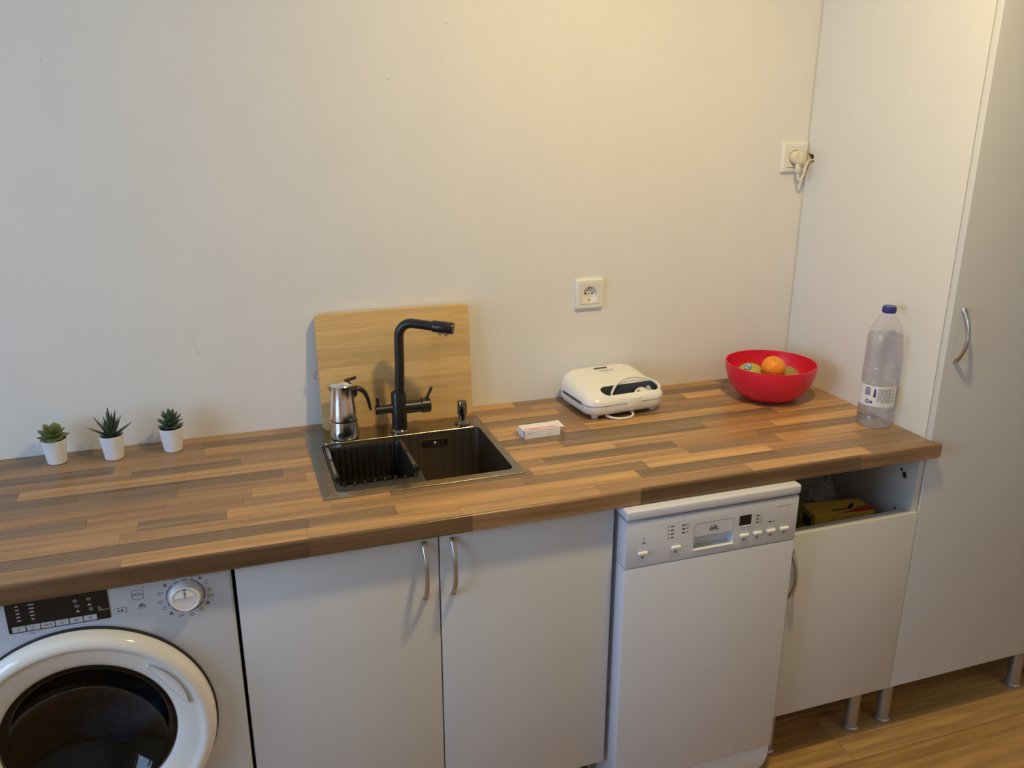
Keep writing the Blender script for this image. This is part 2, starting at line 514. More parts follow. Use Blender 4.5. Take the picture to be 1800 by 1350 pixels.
srng = random.Random(5)
def stave(x0, x1, y0, y1, tone):
    j = srng.uniform(.92, 1.08)
    c = tuple(v * j for v in TONE[tone])
    part('stave', MB().box(x0 + .0001, x1 - .0001, y0 + .0001, y1 - .0001, zc, ZT, .0003, 1), 'stave_wood', wt, color=c)
for i, row in enumerate(rows):
    y1, y0 = rb[i], rb[i + 1]
    x = WX0
    cut = y1 <= HY1 + 1e-6 and y0 >= HY0 - 1e-6
    for xe, tone in row:
        xe = min(xe, WX1)
        if cut:
            if x < HX0: stave(x, min(xe, HX0), y0, y1, tone)
            if xe > HX1: stave(max(x, HX1), xe, y0, y1, tone)
        else:
            stave(x, xe, y0, y1, tone)
        x = xe
# rounded front edging, pieced
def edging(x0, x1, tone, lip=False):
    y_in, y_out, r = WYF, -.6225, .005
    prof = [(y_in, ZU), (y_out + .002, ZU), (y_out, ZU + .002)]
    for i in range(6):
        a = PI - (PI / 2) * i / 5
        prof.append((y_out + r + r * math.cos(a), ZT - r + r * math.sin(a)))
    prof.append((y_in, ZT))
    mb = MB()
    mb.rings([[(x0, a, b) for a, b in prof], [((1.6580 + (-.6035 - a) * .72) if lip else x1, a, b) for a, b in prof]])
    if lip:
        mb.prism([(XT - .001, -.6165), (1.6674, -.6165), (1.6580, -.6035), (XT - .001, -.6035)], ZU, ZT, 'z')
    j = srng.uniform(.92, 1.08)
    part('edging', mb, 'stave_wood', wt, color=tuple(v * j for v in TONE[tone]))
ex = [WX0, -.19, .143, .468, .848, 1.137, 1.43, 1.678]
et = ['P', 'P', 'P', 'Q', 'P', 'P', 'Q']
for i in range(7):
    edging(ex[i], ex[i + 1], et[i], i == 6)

# ------------------------------------------------------------------ handles, legs
def bow_handle(parent, x, z0, z1, yface, w=.010, depth=.026, bend=0.0):
    """Arched bar handle, feet at both ends."""
    zc_, h = (z0 + z1) / 2, (z1 - z0) / 2
    n = 22
    rings = []
    for i in range(n + 1):
        t = -1 + 2 * i / n
        z = zc_ + h * t
        out = depth * (1 - abs(t) ** 2.4)
        ww = w * (.42 + .20 * abs(t) ** 2)
        th = .0038 + .0025 * abs(t) ** 6
        y_o = yface - max(out, .0) - .0035
        y_i = min(y_o + th * 1.6, yface)
        if i in (0, n): y_i = yface
        rings.append([(x - ww, y_i, z), (x - ww * .9, (y_o + y_i) / 2 - .001, z), (x - ww * .5, y_o, z), (x + ww * .5, y_o, z),
                      (x + ww * .9, (y_o + y_i) / 2 - .001, z), (x + ww, y_i, z)])
    mb = MB().rings(rings)
    for zz in (z0 + .006, z1 - .006):
        mb.lathe([(w * .48, 0), (w * .48, .008)], (x, yface, zz), '-y', 14)
    return part('handle', mb, 'nickel', parent, ang=50, label='brushed nickel bow handle')

def leg(parent, x, y, h=.158):
    l = part('leg', MB().lathe([(.0185, .010), (.0185, h)], (x, y, 0), 'z', 24), 'foot_grey', parent)
    part('foot_disc', MB().lathe([(.0215, 0), (.0225, .003), (.0225, .008), (.0195, .011)], (x, y, 0), 'z', 24), 'foot_grey', l)
    return l

# ------------------------------------------------------------------ sink cabinet
YB = -.03
ZB, ZD = .157, .846
sc_ = thing('sink_cabinet', 'white two-door base cabinet under the sink with nickel bow handles', 'cabinet', (.4, -.3, 0))
x0, x1 = .002, .798
yc = YF + .0185
part('side_panel', MB().box(x0, x0 + .016, yc, YB, ZB, ZU - .001), 'carcass_white', sc_)
part('side_panel', MB().box(x1 - .016, x1, yc, YB, ZB, ZU - .001), 'carcass_white', sc_)
part('bottom_panel', MB().box(x0 + .016, x1 - .016, yc, YB, ZB, ZB + .016), 'carcass_white', sc_)
part('back_panel', MB().box(x0 + .016, x1 - .016, YB - .004, YB, ZB + .016, ZU - .001), 'carcass_white', sc_)
part('top_rail', MB().box(x0 + .016, x1 - .016, yc, yc + .08, ZU - .017, ZU - .001), 'carcass_white', sc_)
for a, b, hx in ((x0 + .001, .4005, .370), (.4035, x1 - .001, .430)):
    d = part('door', MB().box(a, b, YF, YF + .018, ZB, ZD, .0012, 2), 'white_laminate', sc_)
    bow_handle(d, hx, .697, .832, YF)
for lx_, ly_ in ((x0 + .055, -.545), (x1 - .055, -.545), (x0 + .055, -.09), (x1 - .055, -.09)):
    leg(sc_, lx_, ly_)

# ------------------------------------------------------------------ base cabinet with the open drawer slot
bc = thing('drawer_cabinet', 'narrow white base cabinet missing its drawer, open slot above one door', 'cabinet', (1.46, -.3, 0))
x0, x1 = 1.262, XT - .002
part('side_panel', MB().box(x0, x0 + .016, yc, YB, ZB, ZU - .001), 'carcass_white', bc)
sp = part('side_panel', MB().box(x1 - .016, x1, yc - .012, YB, ZB, ZU - .001, .0006, 1), 'carcass_white', bc)
for (yy, zz, r) in ((-.553, .776, .0065), (-.541, .787, .003), (-.538, .676, .0025)):
    part('screw_hole', MB().lathe([(r * 1.35, .0008), (r * 1.2, .0013), (r, .0008), (r * .95, -.004)], (x1 - .016, yy, zz), '-x', 16), 'nickel' if r > .005 else 'socket_hole', sp)
part('screw_core', MB().lathe([(.0038, .0002), (.0036, .0012)], (x1 - .016, -.553, .775), '-x', 14), 'socket_hole', sp)
part('bottom_panel', MB().box(x0 + .016, x1 - .016, yc, YB, ZB, ZB + .016), 'carcass_white', bc)
part('back_panel', MB().box(x0 + .016, x1 - .016, YB - .004, YB, ZB + .016, ZU - .001), 'carcass_white', bc)
part('shelf', MB().box(x0 + .016, x1 - .016, -.575, YB - .004, .552, .568), 'carcass_white', bc)
part('front_rail', MB().box(x0 + .016, x1 - .016, yc, yc + .016, .655, .686, .0006, 1), 'carcass_white', bc)
d = part('door', MB().box(x0 - .006, x1, YF, YF + .018, ZB, .690, .0012, 2), 'white_laminate', bc)
bow_handle(d, 1.279, .515, .648, YF)
for lx_, ly_ in ((x0 + .05, -.545), (1.592, -.545), (x0 + .05, -.09), (1.592, -.09)):
    leg(bc, lx_, ly_)

# ------------------------------------------------------------------ tall cabinet
tc_ = thing('tall_cabinet', 'tall white larder cabinet standing at the end of the worktop', 'cabinet', (1.96, -.3, 0))
TX1, TZ = 2.257, 2.26
side = MB().box(XT, XT + .018, YF + .0205, -.003, ZB, TZ, .0006, 1).mesh('side_panel')
cut = MB().prism([(-.036, 1.517), (-.009, 1.523), (-.004, 1.544), (-.030, 1.541)], -.01, .014, 'x', (XT, 0, 0)).mesh('cut')
side = boolean(side, cut)
so_ = link('side_panel', side, 'panel_white', tc_)
part('cable_hole', MB().box(XT + .0135, XT + .0145, -.04, -.003, 1.51, 1.55), 'socket_hole', so_)
part('side_panel', MB().box(TX1 - .018, TX1, YF + .0205, -.003, ZB, TZ), 'panel_white', tc_)
part('back_panel', MB().box(XT + .018, TX1 - .018, -.008, -.003, ZB, TZ), 'carcass_white', tc_)
part('top_panel', MB().box(XT + .018, TX1 - .018, YF + .0205, -.008, TZ - .018, TZ), 'carcass_white', tc_)
part('bottom_panel', MB().box(XT + .018, TX1 - .018, YF + .0205, -.008, ZB, ZB + .018), 'carcass_white', tc_)
d = part('door', MB().box(XT + .0005, TX1 - .0015, YF, YF + .0185, ZB, TZ, .0012, 2), 'white_laminate', tc_)
bow_handle(d, 1.690, 1.085, 1.220, YF)
for lx_, ly_ in ((1.702, -.545), (2.186, -.55), (1.702, -.08), (2.186, -.08)):
    leg(tc_, lx_, ly_)
# next tall unit along the wall (beyond the picture edge, a foot shows)
t2 = thing('tall_cabinet', 'second tall white cabinet adjoining the larder cabinet on its far side', 'cabinet', (2.56, -.3, 0))
part('carcass', MB().box(2.2595, 2.858, YF + .0205, -.003, ZB, TZ), 'panel_white', t2)
part('door', MB().box(2.26, 2.8575, YF, YF + .0185, ZB, TZ, .0012, 2), 'white_laminate', t2)
for lx_, ly_ in ((2.285, -.545), (2.81, -.545), (2.31, -.08), (2.81, -.08)):
    leg(t2, lx_, ly_)

# ------------------------------------------------------------------ washing machine
wm = thing('washing_machine', 'white front-loading washing machine with round dark glass door and dial', 'washing machine', (-.3, -.3, 0))
WFX0, WFX1, WY = -.601, -.004, -.602
DC = (-.286, .541)
body = MB().box(WFX0, WFX1, WY, -.04, .012, .8465, .006, 3).mesh('body')
hole = MB().lathe([(.165, -.02), (.165, .32)], (DC[0], WY, DC[1]), '-y', 64)
hm = bpy.data.meshes.new('h')
for v in hole.bm.verts: v.co.y = WY + (WY - v.co.y)
hm = hole.mesh('h')
body = boolean(body, hm)
link('body', body, 'washer_white', wm)
part('drum', MB().lathe([(.164, .005), (.164, -.30), (.001, -.30)], (DC[0], WY, DC[1]), '-y', 64, False, False), 'drum_steel', wm)
dc = (DC[0], WY, DC[1])
gask = part('door_gasket', MB().lathe([(.222, 0), (.2295, 0), (.2295, .006), (.222, .006), (.222, 0)], dc, '-y', 96, False, False), 'rubber_black', wm)
prof = [(.2265, .004), (.2265, .018), (.2245, .027), (.219, .034), (.211, .0375), (.205, .0372), (.2015, .0345), (.1995, .0310), (.192, .0285), (.178, .0235), (.166, .0185), (.157, .0135), (.153, .009), (.153, .004), (.2265, .004)]
rm = MB().lathe(prof, dc, '-y', 128, False, False).mesh('door_ring', 50)
part_ring = link('door_ring', rm, 'gloss_white', wm)
# finger recess on the ring: a raised crescent lip with a shadow line
A = [math.radians(a) for a in range(14, 53, 3)]
cre = MB()
ringsA = []
for i, a in enumerate(A):
    f = i / (len(A) - 1)
    hw = .0085 * math.sin(PI * min(max(f * .96 + .02, 0), 1)) ** .5 + .0004
    rc = .183
    def P(r, h): return (DC[0] + r * math.cos(a), WY - h, DC[1] + r * math.sin(a))
    ringsA.append([P(rc - hw * 1.5, .0235), P(rc - hw, .0285), P(rc + hw * .4, .0335), P(rc + hw, .0335), P(rc + hw, .024)])
cre.rings(ringsA)
part('door_grip', cre, 'gloss_white', part_ring, ang=40)
gl = [(.155, .010), (.151, .0118), (.146, .0112)] + [(.146 * (1 - i / 16), .0112 - .062 * (1 - (1 - i / 16) ** 2.2) ** .9) for i in range(1, 17)]
part('door_glass', MB().lathe(gl, dc, '-y', 96, False, False), 'door_glass', wm, ang=80)
# display window
DYF = WY - .0012
disp = part('display', MB().prism(rrect(-.385, -.219, .7795, .8395, .003), 0, .0012, '-y', (0, WY, 0)), 'black_gloss', wm)
for i in range(6):
    a = -.3795 + i * .0232
    b_ = part('touch_key', MB().prism(rrect(a, a + .0215, .7815, .7925, .0006, 2), 0, .0006, '-y', (0, DYF, 0)), 'button_grey', disp)
    zc_ = .787
    g = MB()
    xm = a + .0107
    if i == 0: g.lathe([(.0012, 0), (.0012, .0003)], (xm, DYF - .0006, zc_ - .0018), '-y', 8).prism([(xm - .0005, zc_), (xm + .0005, zc_), (xm + .0005, zc_ + .003), (xm - .0005, zc_ + .003)], 0, .0003, '-y', (0, DYF - .0006, 0))
    elif i == 1 or i == 3: g.prism(arc_band(.0018, .0026, 20, 330), 0, .0003, '-y', (xm, DYF - .0006, zc_))
    elif i == 2: g.prism(rrect(xm - .006, xm + .001, zc_ - .0015, zc_ + .0015, .0006, 2), 0, .0003, '-y', (0, DYF - .0006, 0)).lathe([(.0018, 0), (.0018, .0003)], (xm + .005, DYF - .0006, zc_), '-y', 8)
    else:
        for q in (-1, 0, 1): g.prism([(xm - .003, zc_ + q * .0018 - .0004), (xm + .003, zc_ + q * .0018 - .0004), (xm + .003, zc_ + q * .0018 + .0004), (xm - .003, zc_ + q * .0018 + .0004)], 0, .0003, '-y', (0, DYF - .0006, 0))
    part('key_symbol', g, 'print_grey', b_)
ind = MB()
for cx_, zz0 in ((-.366, .8325), (-.3435, .8325)):
    for q in range(5):
        z_ = zz0 - q * .0072
        wdt = .0095 - .001 * q if cx_ > -.36 else .006
        ind.prism(rrect(cx_ - wdt / 2, cx_ + wdt / 2, z_ - .0013, z_ + .0013, .0006, 2), 0, .0003, '-y', (0, DYF, 0))
part('indicator_print', ind, 'print_light', disp)
sym = MB()
for sx_ in (-.273, -.2515):
    for q, zq in enumerate((.8255, .8145, .8045)):
        xx = sx_ + q * .001
        if (q + (sx_ > -.26)) % 3 == 0: sym.prism(arc_band(.0018, .0032, 0, 345), 0, .0003, '-y', (xx, DYF, zq))
        elif (q + (sx_ > -.26)) % 3 == 1: sym.prism(arc_band(.0018, .003, 30, 330), 0, .0003, '-y', (xx, DYF, zq)).prism(rrect(xx + .002, xx + .0045, zq - .0005, zq + .0015, .0004, 2), 0, .0003, '-y', (0, DYF, 0))
        else: sym.prism([(xx - .0035, zq - .0025), (xx + .0035, zq - .0025), (xx, zq + .003)], 0, .0003, '-y', (0, DYF, 0))
part('option_print', sym, 'print_light', disp)
text('detector_print', 'Kg', .0058, (-.2385, DYF - .0001, .8045), 'print_light', disp, align='LEFT')
text('detector_print', 'Detector', .0052, (-.2385, DYF - .0001, .7995), 'print_light', disp, align='LEFT')
# start key, connection logo, dryer mark
sk = part('start_key', MB().prism(rrect(-.2125, -.1925, .7845, .7960, .0015, 3), 0, .0008, '-y', (0, WY, 0)), 'print_grey', wm)
part('start_key_face', MB().prism(rrect(-.2118, -.1932, .7852, .7953, .0012, 3), 0, .0011, '-y', (0, WY, 0)), 'washer_white', sk)
part('start_key_symbol', MB().prism([(-.207, .7878), (-.2025, .7903), (-.207, .7928)], 0, .0014, '-y', (0, WY, 0)).box(-.2015, -.2003, WY - .0014, WY, .7878, .7928).box(-.1993, -.1978, WY - .0014, WY, .7878, .7928), 'print_black', sk)
def frame_poly(mb, x0_, x1_, z0_, z1_, r, t_, o):
    out = rrect(x0_, x1_, z0_, z1_, r, 4); inn = rrect(x0_ + t_, x1_ - t_, z0_ + t_, z1_ - t_, r - t_, 4)
    n = len(out)
    for h in range(n):
        k2 = (h + 1) % n
        mb.prism([out[h], out[k2], inn[k2], inn[h]], 0, .0003, '-y', o)
lg = MB()
frame_poly(lg, -.1805, -.1595, .8075, .8275, .004, .0008, (0, WY, 0))
part('logo_frame', lg, 'print_grey', wm)
text('logo_lettering', 'hOn', .0095, (-.170, WY - .0002, .8175), 'print_grey', wm)
part('wifi_mark', MB().prism(arc_band(.0002, .0022, 20, 160, 6), 0, .0003, '-y', (-.1585, WY, .8300)), 'print_grey', wm)
part('dryer_mark', MB().prism([(-.1715, .7905), (-.1585, .7905), (-.162, .7965), (-.166, .7985), (-.170, .7955)], 0, .0003, '-y', (0, WY, 0)).box(-.1735, -.1655, WY - .0003, WY, .7868, .7876).box(-.1645, -.1575, WY - .0003, WY, .7876, .7884), 'print_grey', wm)
part('model_print', MB().box(-.368, -.336, WY - .0002, WY, .7752, .7758).box(-.355, -.345, WY - .0002, WY, .7732, .7742), 'print_grey', wm)
# programme dial
KX, KZ = -.0885, .7990
ko = (KX, WY, KZ)
dial = part('dial', MB().lathe([(.0290, 0), (.0292, .003), (.0275, .006), (.0262, .0125), (.0250, .0145), (.0235, .0148), (.0225, .0135), (0, .0128)], ko, '-y', 64), 'gloss_white', wm, ang=30)
part('dial_crown', MB().rings([[(KX - .019, WY - .0128, KZ + .004), (KX + .019, WY - .0128, KZ + .004), (KX + .0165, WY - .0130, KZ + .0145), (KX, WY - .0130, KZ + .0215), (KX - .0165, WY - .0130, KZ + .0145)], [(KX - .016, WY - .0150, KZ + .0045), (KX + .016, WY - .0150, KZ + .0045), (KX + .014, WY - .0135, KZ + .0135), (KX, WY - .0135, KZ + .0200), (KX - .014, WY - .0135, KZ + .0135)]]), 'gloss_white', dial)
part('dial_marking', MB().box(KX - .0018, KX + .0018, WY - .0154, WY - .0130, KZ + .0125, KZ + .0150).box(KX - .0013, KX + .0016, WY - .0154, WY - .0130, KZ + .0080, KZ + .0110).box(KX - .0016, KX + .0012, WY - .0154, WY - .0130, KZ + .0035, KZ + .0065), 'print_grey', dial)
part('dial_pointer', MB().box(KX - .0024, KX + .0024, WY - .0150, WY - .0128, KZ + .0185, KZ + .0205), 'print_black', dial)
for a0, a1 in ((78, 100), (106, 122), (128, 188), (194, 210), (216, 262), (268, 330)):
    part('dial_scale', MB().prism(arc_band(.0328, .0342, a0, a1), 0, .0003, '-y', ko), 'print_black', wm)
part('dial_scale', MB().prism(arc_band(.0324, .0347, -22, 72, 16), 0, .0003, '-y', ko), 'print_blue', wm, label='blue arc beside the dial')
ang_l = [90, 112, 138, 163, 187, 208, 230, 255, 280, 304, 328, 348, 8, 30, 50, 66]
for i, a in enumerate(ang_l):
    ar = math.radians(a)
    cx_, cz_ = .0445 * math.cos(ar), .0425 * math.sin(ar)
    g = MB()
    o = (KX + cx_, WY, KZ + cz_)
    k3 = i % 4
    if k3 == 0: g.prism(arc_band(.0018, .0027, 10, 350, 8), 0, .0003, '-y', o).prism([(-.004, -.0004), (-.002, -.0004), (-.002, .0004), (-.004, .0004)], 0, .0003, '-y', o)
    elif k3 == 1: frame_poly(g, -.003, .003, -.0022, .0022, .0012, .0006, o); g.prism([(-.0004, .0022), (.0004, .0022), (.0004, .0036), (-.0004, .0036)], 0, .0003, '-y', o)
    elif k3 == 2: g.prism([(-.003, -.0024), (.003, -.0024), (.001, .0028), (-.001, .0028)], 0, .0003, '-y', o)
    else: g.prism(arc_band(.0014, .0022, 0, 350, 8), 0, .0003, '-y', (o[0] - .0018, o[1], o[2])).prism(arc_band(.0009, .0016, 0, 350, 8), 0, .0003, '-y', (o[0] + .0026, o[1], o[2] + .0006))
    for v in g.bm.verts:
        v.co.x = o[0] + (v.co.x - o[0]) * 1.3; v.co.z = o[2] + (v.co.z - o[2]) * 1.3
    g.prism([(-.0006, -.0006), (.0006, -.0006), (.0006, .0006), (-.0006, .0006)], 0, .0003, '-y', (KX + .0365 * math.cos(ar), WY, KZ + .0365 * math.sin(ar)))
    part('programme_symbol', g, 'print_grey', wm)
for lx_ in (WFX0 + .05, WFX1 - .05):
    for ly_ in (-.55, -.1):
        part('leg', MB().lathe([(.02, 0), (.02, .006), (.012, .007), (.012, .014)], (lx_, ly_, 0), 'z', 16), 'rubber_black', wm)
def garment(loc, size, m, lab, seed):
    bm = bmesh.new()
    bmesh.ops.create_icosphere(bm, subdivisions=4, radius=1)
    for v in bm.verts:
        p = v.co.copy()
        d_ = 1 + .22 * mnoise.noise(p * 1.6 + Vector((seed, 0, 0))) + .13 * mnoise.noise(p * 4 + Vector((0, seed, 0))) + .05 * mnoise.noise(p * 9)
        v.co = Vector((p.x * size[0], p.y * size[1], p.z * size[2])) * d_
    mb = MB(); mb.bm.free(); mb.bm = bm
    o = link('garment', mb.mesh('garment', 180), m); o.location = loc
    return tag(o, lab, 'clothing')
garment((-.262, -.435, .464), (.090, .075, .060), 'navy_cloth', 'dark blue crumpled laundry inside the washing machine drum', 2.3)
garment((-.392, -.375, .475), (.030, .06, .034), 'maroon_cloth', 'dark maroon crumpled laundry inside the washing machine drum', 8.1)

# ------------------------------------------------------------------ dishwasher
dw = thing('dishwasher', 'slim white freestanding dishwasher with button panel between base cabinets', 'dishwasher', (1.03, -.3, 0))
DX0, DX1, DY = .808, 1.249, -.642
part('body', MB().box(DX0 + .002, DX1 - .002, DY + .045, -.05, .03, .822, .003, 2), 'appliance_white', dw)
part('lid', MB().box(DX0 - .002, DX1 + .001, DY - .003, -.05, .8245, .8475, .005, 3), 'appliance_white', dw)
cp_me = MB().box(DX0, DX1, DY, DY + .045, .7065, .8185, .0025, 2).mesh('control_panel')
cp_me = boolean(cp_me, MB().prism(rrect(.9755, 1.0785, .7255, .7905, .005, 5), 0, .036, '-y', (0, DY + .026, 0)).mesh('c'))
cp = link('control_panel', cp_me, 'appliance_white', dw)
rec = MB().box(.9755, 1.0785, DY + .022, DY + .026, .7255, .7905)
part('handle_recess', rec, 'recess_grey', cp)
part('handle_flap', MB().prism(rrect(.9765, 1.0775, .7575, .7895, .004, 5), 0, .017, '-y', (0, DY + .0175, 0)), 'appliance_white', cp)
part('handle_lip', MB().tube([(.9755, DY - .001, .7255), (1.0785, DY - .001, .7255)], .0022, 10), 'button_white', cp)
text('brand_lettering', 'ok.', .019, (1.027, DY - .0002, .7745), 'print_black', cp, sx=1.1, extr=.0003)
part('display', MB().box(1.0915, 1.1225, DY - .0006, DY + .001, .7665, .7915, .0003, 1), 'black_gloss', cp)
part('display_ledge', MB().box(1.0915, 1.1225, DY - .0012, DY + .001, .7640, .7662), 'button_white', cp)
for bx_ in (.849, .931, 1.107, 1.1425, 1.1785, 1.215):
    b_ = part('push_button', MB().box(bx_ - .0118, bx_ + .0118, DY - .005, DY + .002, .7375, .7445, .0022, 3), 'button_white', cp)
    part('button_print', MB().prism(rrect(bx_ - .003, bx_ + .003, .7275, .7325, .001, 2), 0, .0002, '-y', (0, DY, 0)), 'print_grey', b_)
ind = MB()
icn = MB()
def led(x_, z_, side=0):
    ind.box(x_ - .0042, x_ + .0042, DY - .0003, DY, z_ - .0013, z_ + .0013)
    if side: icn.prism(arc_band(.0010, .0021, 0, 340, 8), 0, .0002, '-y', (x_ + side * .0098, DY, z_))
led(.8505, .7655)
icn.prism(arc_band(.0022, .0031, 110, 430, 10), 0, .0002, '-y', (.8505, DY, .7755))
for q in range(4): led(.9195 + .0003 * q, .7945 - .0092 * q, -1)
for q in range(3): led(.948, .7930 - .0092 * q, 1)
for q in range(3): led(1.1395, .7850 - .0082 * q, 1)
led(1.174, .7640, 1)
for q in range(3): icn.box(1.103 + q * .0115, 1.112 + q * .0115, DY - .0002, DY, .7535, .7539)
icn.box(1.189, 1.2245, DY - .0002, DY, .7985, .7995)
part('indicator_light', ind, 'print_black', cp)
part('panel_print', icn, 'print_grey', cp)
part('door_panel', MB().box(DX0, DX1, DY, DY + .045, .1135, .7048, .003, 2), 'appliance_white', dw)
pts = [(0, .1105), (0, .08), (-.002, .05), (-.010, .028), (-.02, .02)]
kp = MB()
kp.rings([[(DX0 + .004 + (.0 if z_ > .05 else (.05 - z_) * .25), DY + .004 - yy, z_) for yy, z_ in pts] + [(DX0 + .004, DY + .045, .02), (DX0 + .004, DY + .045, .1105)],
          [(DX1 - .003 - (.0 if z_ > .075 else (.075 - z_) ** 1.5 * 2.2), DY + .004 - yy, z_) for yy, z_ in pts] + [(DX1 - .003, DY + .045, .02), (DX1 - .003, DY + .045, .1105)]])
part('plinth', kp, 'appliance_white', dw)
for lx_ in (DX0 + .04, DX1 - .05):
    for ly_ in (-.56, -.1):
        part('leg', MB().lathe([(.018, 0), (.018, .006), (.01, .007), (.01, .032)], (lx_, ly_, 0), 'z', 16), 'rubber_black', dw)

# ------------------------------------------------------------------ sink
ZR = ZT + .0022
SX0, SX1, SY0, SY1 = .190, .640, -.4615, -.070
BX0, BX1, BY0, BY1, BZ = .222, .621, -.4355, -.151, .700
sk_ = thing('kitchen_sink', 'black steel inset sink with square basin set into the worktop', 'sink', (.415, -.27, ZT))
def rr3(x0_, x1_, y0_, y1_, r, z, n=6): return [(a, b, z) for a, b in rrect(x0_, x1_, y0_, y1_, r, n)]
part('rim', MB().rings([rr3(SX0, SX1, SY0, SY1, .004, ZT + .0001), rr3(SX0, SX1, SY0, SY1, .004, ZR - .0006), rr3(SX0 + .0008, SX1 - .0008, SY0 + .0008, SY1 - .0008, .004, ZR),
                        rr3(BX0 - .0005, BX1 + .0005, BY0 - .0005, BY1 + .0005, .0155, ZR), rr3(BX0, BX1, BY0, BY1, .015, ZR - .0005)], True, False, False), 'dark_steel', sk_, ang=30)
bas = MB().rings([rr3(BX0, BX1, BY0, BY1, .015, ZR - .0005), rr3(BX0, BX1, BY0, BY1, .015, BZ + .014), rr3(BX0 + .004, BX1 - .004, BY0 + .004, BY1 - .004, .013, BZ + .004),
                  rr3(BX0 + .014, BX1 - .014, BY0 + .014, BY1 - .014, .01, BZ)], True, False, True)
part('basin', bas, 'basin_steel', sk_)
of = part('overflow', MB().prism(rrect(-.033, .033, -.010, .010, .005, 4), 0, .0025, '-y', (.506, BY1, .857)), 'dark_steel', sk_)
for q in (-2, -1, 1, 2):
    part('overflow_slot', MB().box(.506 + q * .009 - .0022, .506 + q * .009 + .0022, BY1 - .0032, BY1 - .002, .850, .864), 'socket_hole', of)
part('overflow_screw', MB().lathe([(.004, .002), (.0045, .004), (.002, .006), (0, .006)], (.506, BY1, .857), '-y', 16), 'faucet_chrome', of)
dr = part('drain', MB().lathe([(.045, .0), (.045, .002), (.040, .003), (.036, .001), (.012, .001), (.011, .006), (0, .007)], (.52, -.30, BZ), 'z', 32), 'gunmetal', sk_)

# draining basket hung in the basin
bk = thing('draining_basket', 'black plastic draining basket hanging in the basin beside the mocha pot', 'basket', (.32, -.29, .81))
KX0, KX1, KY0, KY1 = .2235, .419, -.4340, -.1525
zt_ = ZR + .001
ztop = ZT - .001
lipm = MB()
lipm.rings([rr3(KX0, KX1, KY0, KY1, .014, ztop - .006), rr3(KX0, KX1, KY0, KY1, .014, ztop), rr3(KX0 + .003, KX1 - .003, KY0 + .003, KY1 - .003, .012, ztop + .0015),
            rr3(KX0 + .011, KX1 - .011, KY0 + .034, KY1 - .022, .008, ztop + .0005), rr3(KX0 + .013, KX1 - .013, KY0 + .037, KY1 - .024, .008, ztop - .006)], True, False, False)
part('rim', lipm, 'basket_black', bk, ang=40)
ix0, ix1, iy0, iy1, fz = KX0 + .013, KX1 - .013, KY0 + .037, KY1 - .024, .800
nb = 11
for q in range(nb):          # pickets on front and back walls
    x_ = ix0 + .012 + (ix1 - ix0 - .024) * q / (nb - 1)
    f = (x_ - (ix0 + ix1) / 2) * .94 + (ix0 + ix1) / 2
    part('picket', MB().tube([(x_, iy0 - .001, ztop - .003), (f, iy0 + .012, fz)], .0032, 6), 'basket_black', bk)
    part('picket', MB().tube([(x_, iy1 + .001, ztop - .003), (f, iy1 - .012, fz)], .0032, 6), 'basket_black', bk)
wall_ = MB()
wall_.rings([rr3(ix0 - .001, ix1 + .001, iy0 + .02, iy1 + .001, .008, ztop - .004), rr3(ix0 + .010, ix1 - .010, iy0 + .024, iy1 - .010, .010, fz)], True, False, False)
part('inner_wall', wall_, 'basket_black', bk)
for q in range(5):
    x_ = ix0 + .02 + (ix1 - ix0 - .04) * q / 4
    part('floor_bar', MB().box(x_ - .0025, x_ + .0025, iy0 + .012, iy1 - .012, fz - .004, fz + .004, .001, 1), 'basket_black', bk)
for q in range(4):
    y_ = iy0 + .03 + (iy1 - iy0 - .06) * q / 3
    part('floor_bar', MB().box(ix0 + .01, ix1 - .01, y_ - .0025, y_ + .0025, fz - .005, fz + .002, .001, 1), 'basket_black', bk)
for x_ in (KX0 + .0085, KX1 - .0085):
    r_ = part('side_rod', MB().tube([(x_, -.185, ztop + .0052), (x_, -.262, ztop + .0052)], .0042, 10).tube([(x_, -.27, ztop + .0052), (x_, -.355, ztop + .0052)], .0042, 10), 'rod_steel', bk, label='pale steel side rod')
    part('rod_collar', MB().tube([(x_, -.262, ztop + .0052), (x_, -.27, ztop + .0052)], .0055, 10).tube([(x_, -.355, ztop + .0052), (x_, -.372, ztop + .0052)], .0062, 10).tube([(x_, -.172, ztop + .0052), (x_, -.185, ztop + .0052)], .0062, 10), 'basket_black', r_)
for q in range(8):
    x_ = ix0 + .006 + (ix1 - ix0 - .012) * q / 7
    part('peg', MB().lathe([(.0032, -.004), (.0034, .006), (.0022, .009), (0, .0095)], (x_, iy0 - .004, ztop - .002), 'z', 10), 'basket_black', bk)

# ------------------------------------------------------------------ tap
fx, fy = .424, -.117
ft = thing('kitchen_tap', 'matt black kitchen tap with tall angled spout and two side levers', 'tap', (fx, fy, ZR))
part('base_ring', MB().lathe([(.0245, 0), (.0250, .003), (.0225, .007), (.0195, .009)], (fx, fy, ZR), 'z', 32), 'gunmetal', ft)
part('body', MB().lathe([(.0192, .004), (.0192, .098), (.0178, .1025), (.010, .103)], (fx, fy, ZR), 'z', 32), 'faucet_black', ft)
ztp = 1.169
dirx, diry = .885, -.465
def zs_(t): return ztp - max(0, t - .03) * .085
def sp_(t): return (fx + .007 + dirx * t, fy + diry * t)
path = [(fx + .003, fy, ZR + .095), (fx + .006, fy, 1.06), (fx + .007, fy, ztp - .034)]
for i in range(1, 9):
    a = (PI / 2) * i / 8
    d_ = .034 * (1 - math.cos(a))
    path.append((fx + .007 + dirx * d_, fy + diry * d_, ztp - .034 + .034 * math.sin(a)))
for dd in (.05, .07, .088): path.append((*sp_(dd), zs_(dd)))
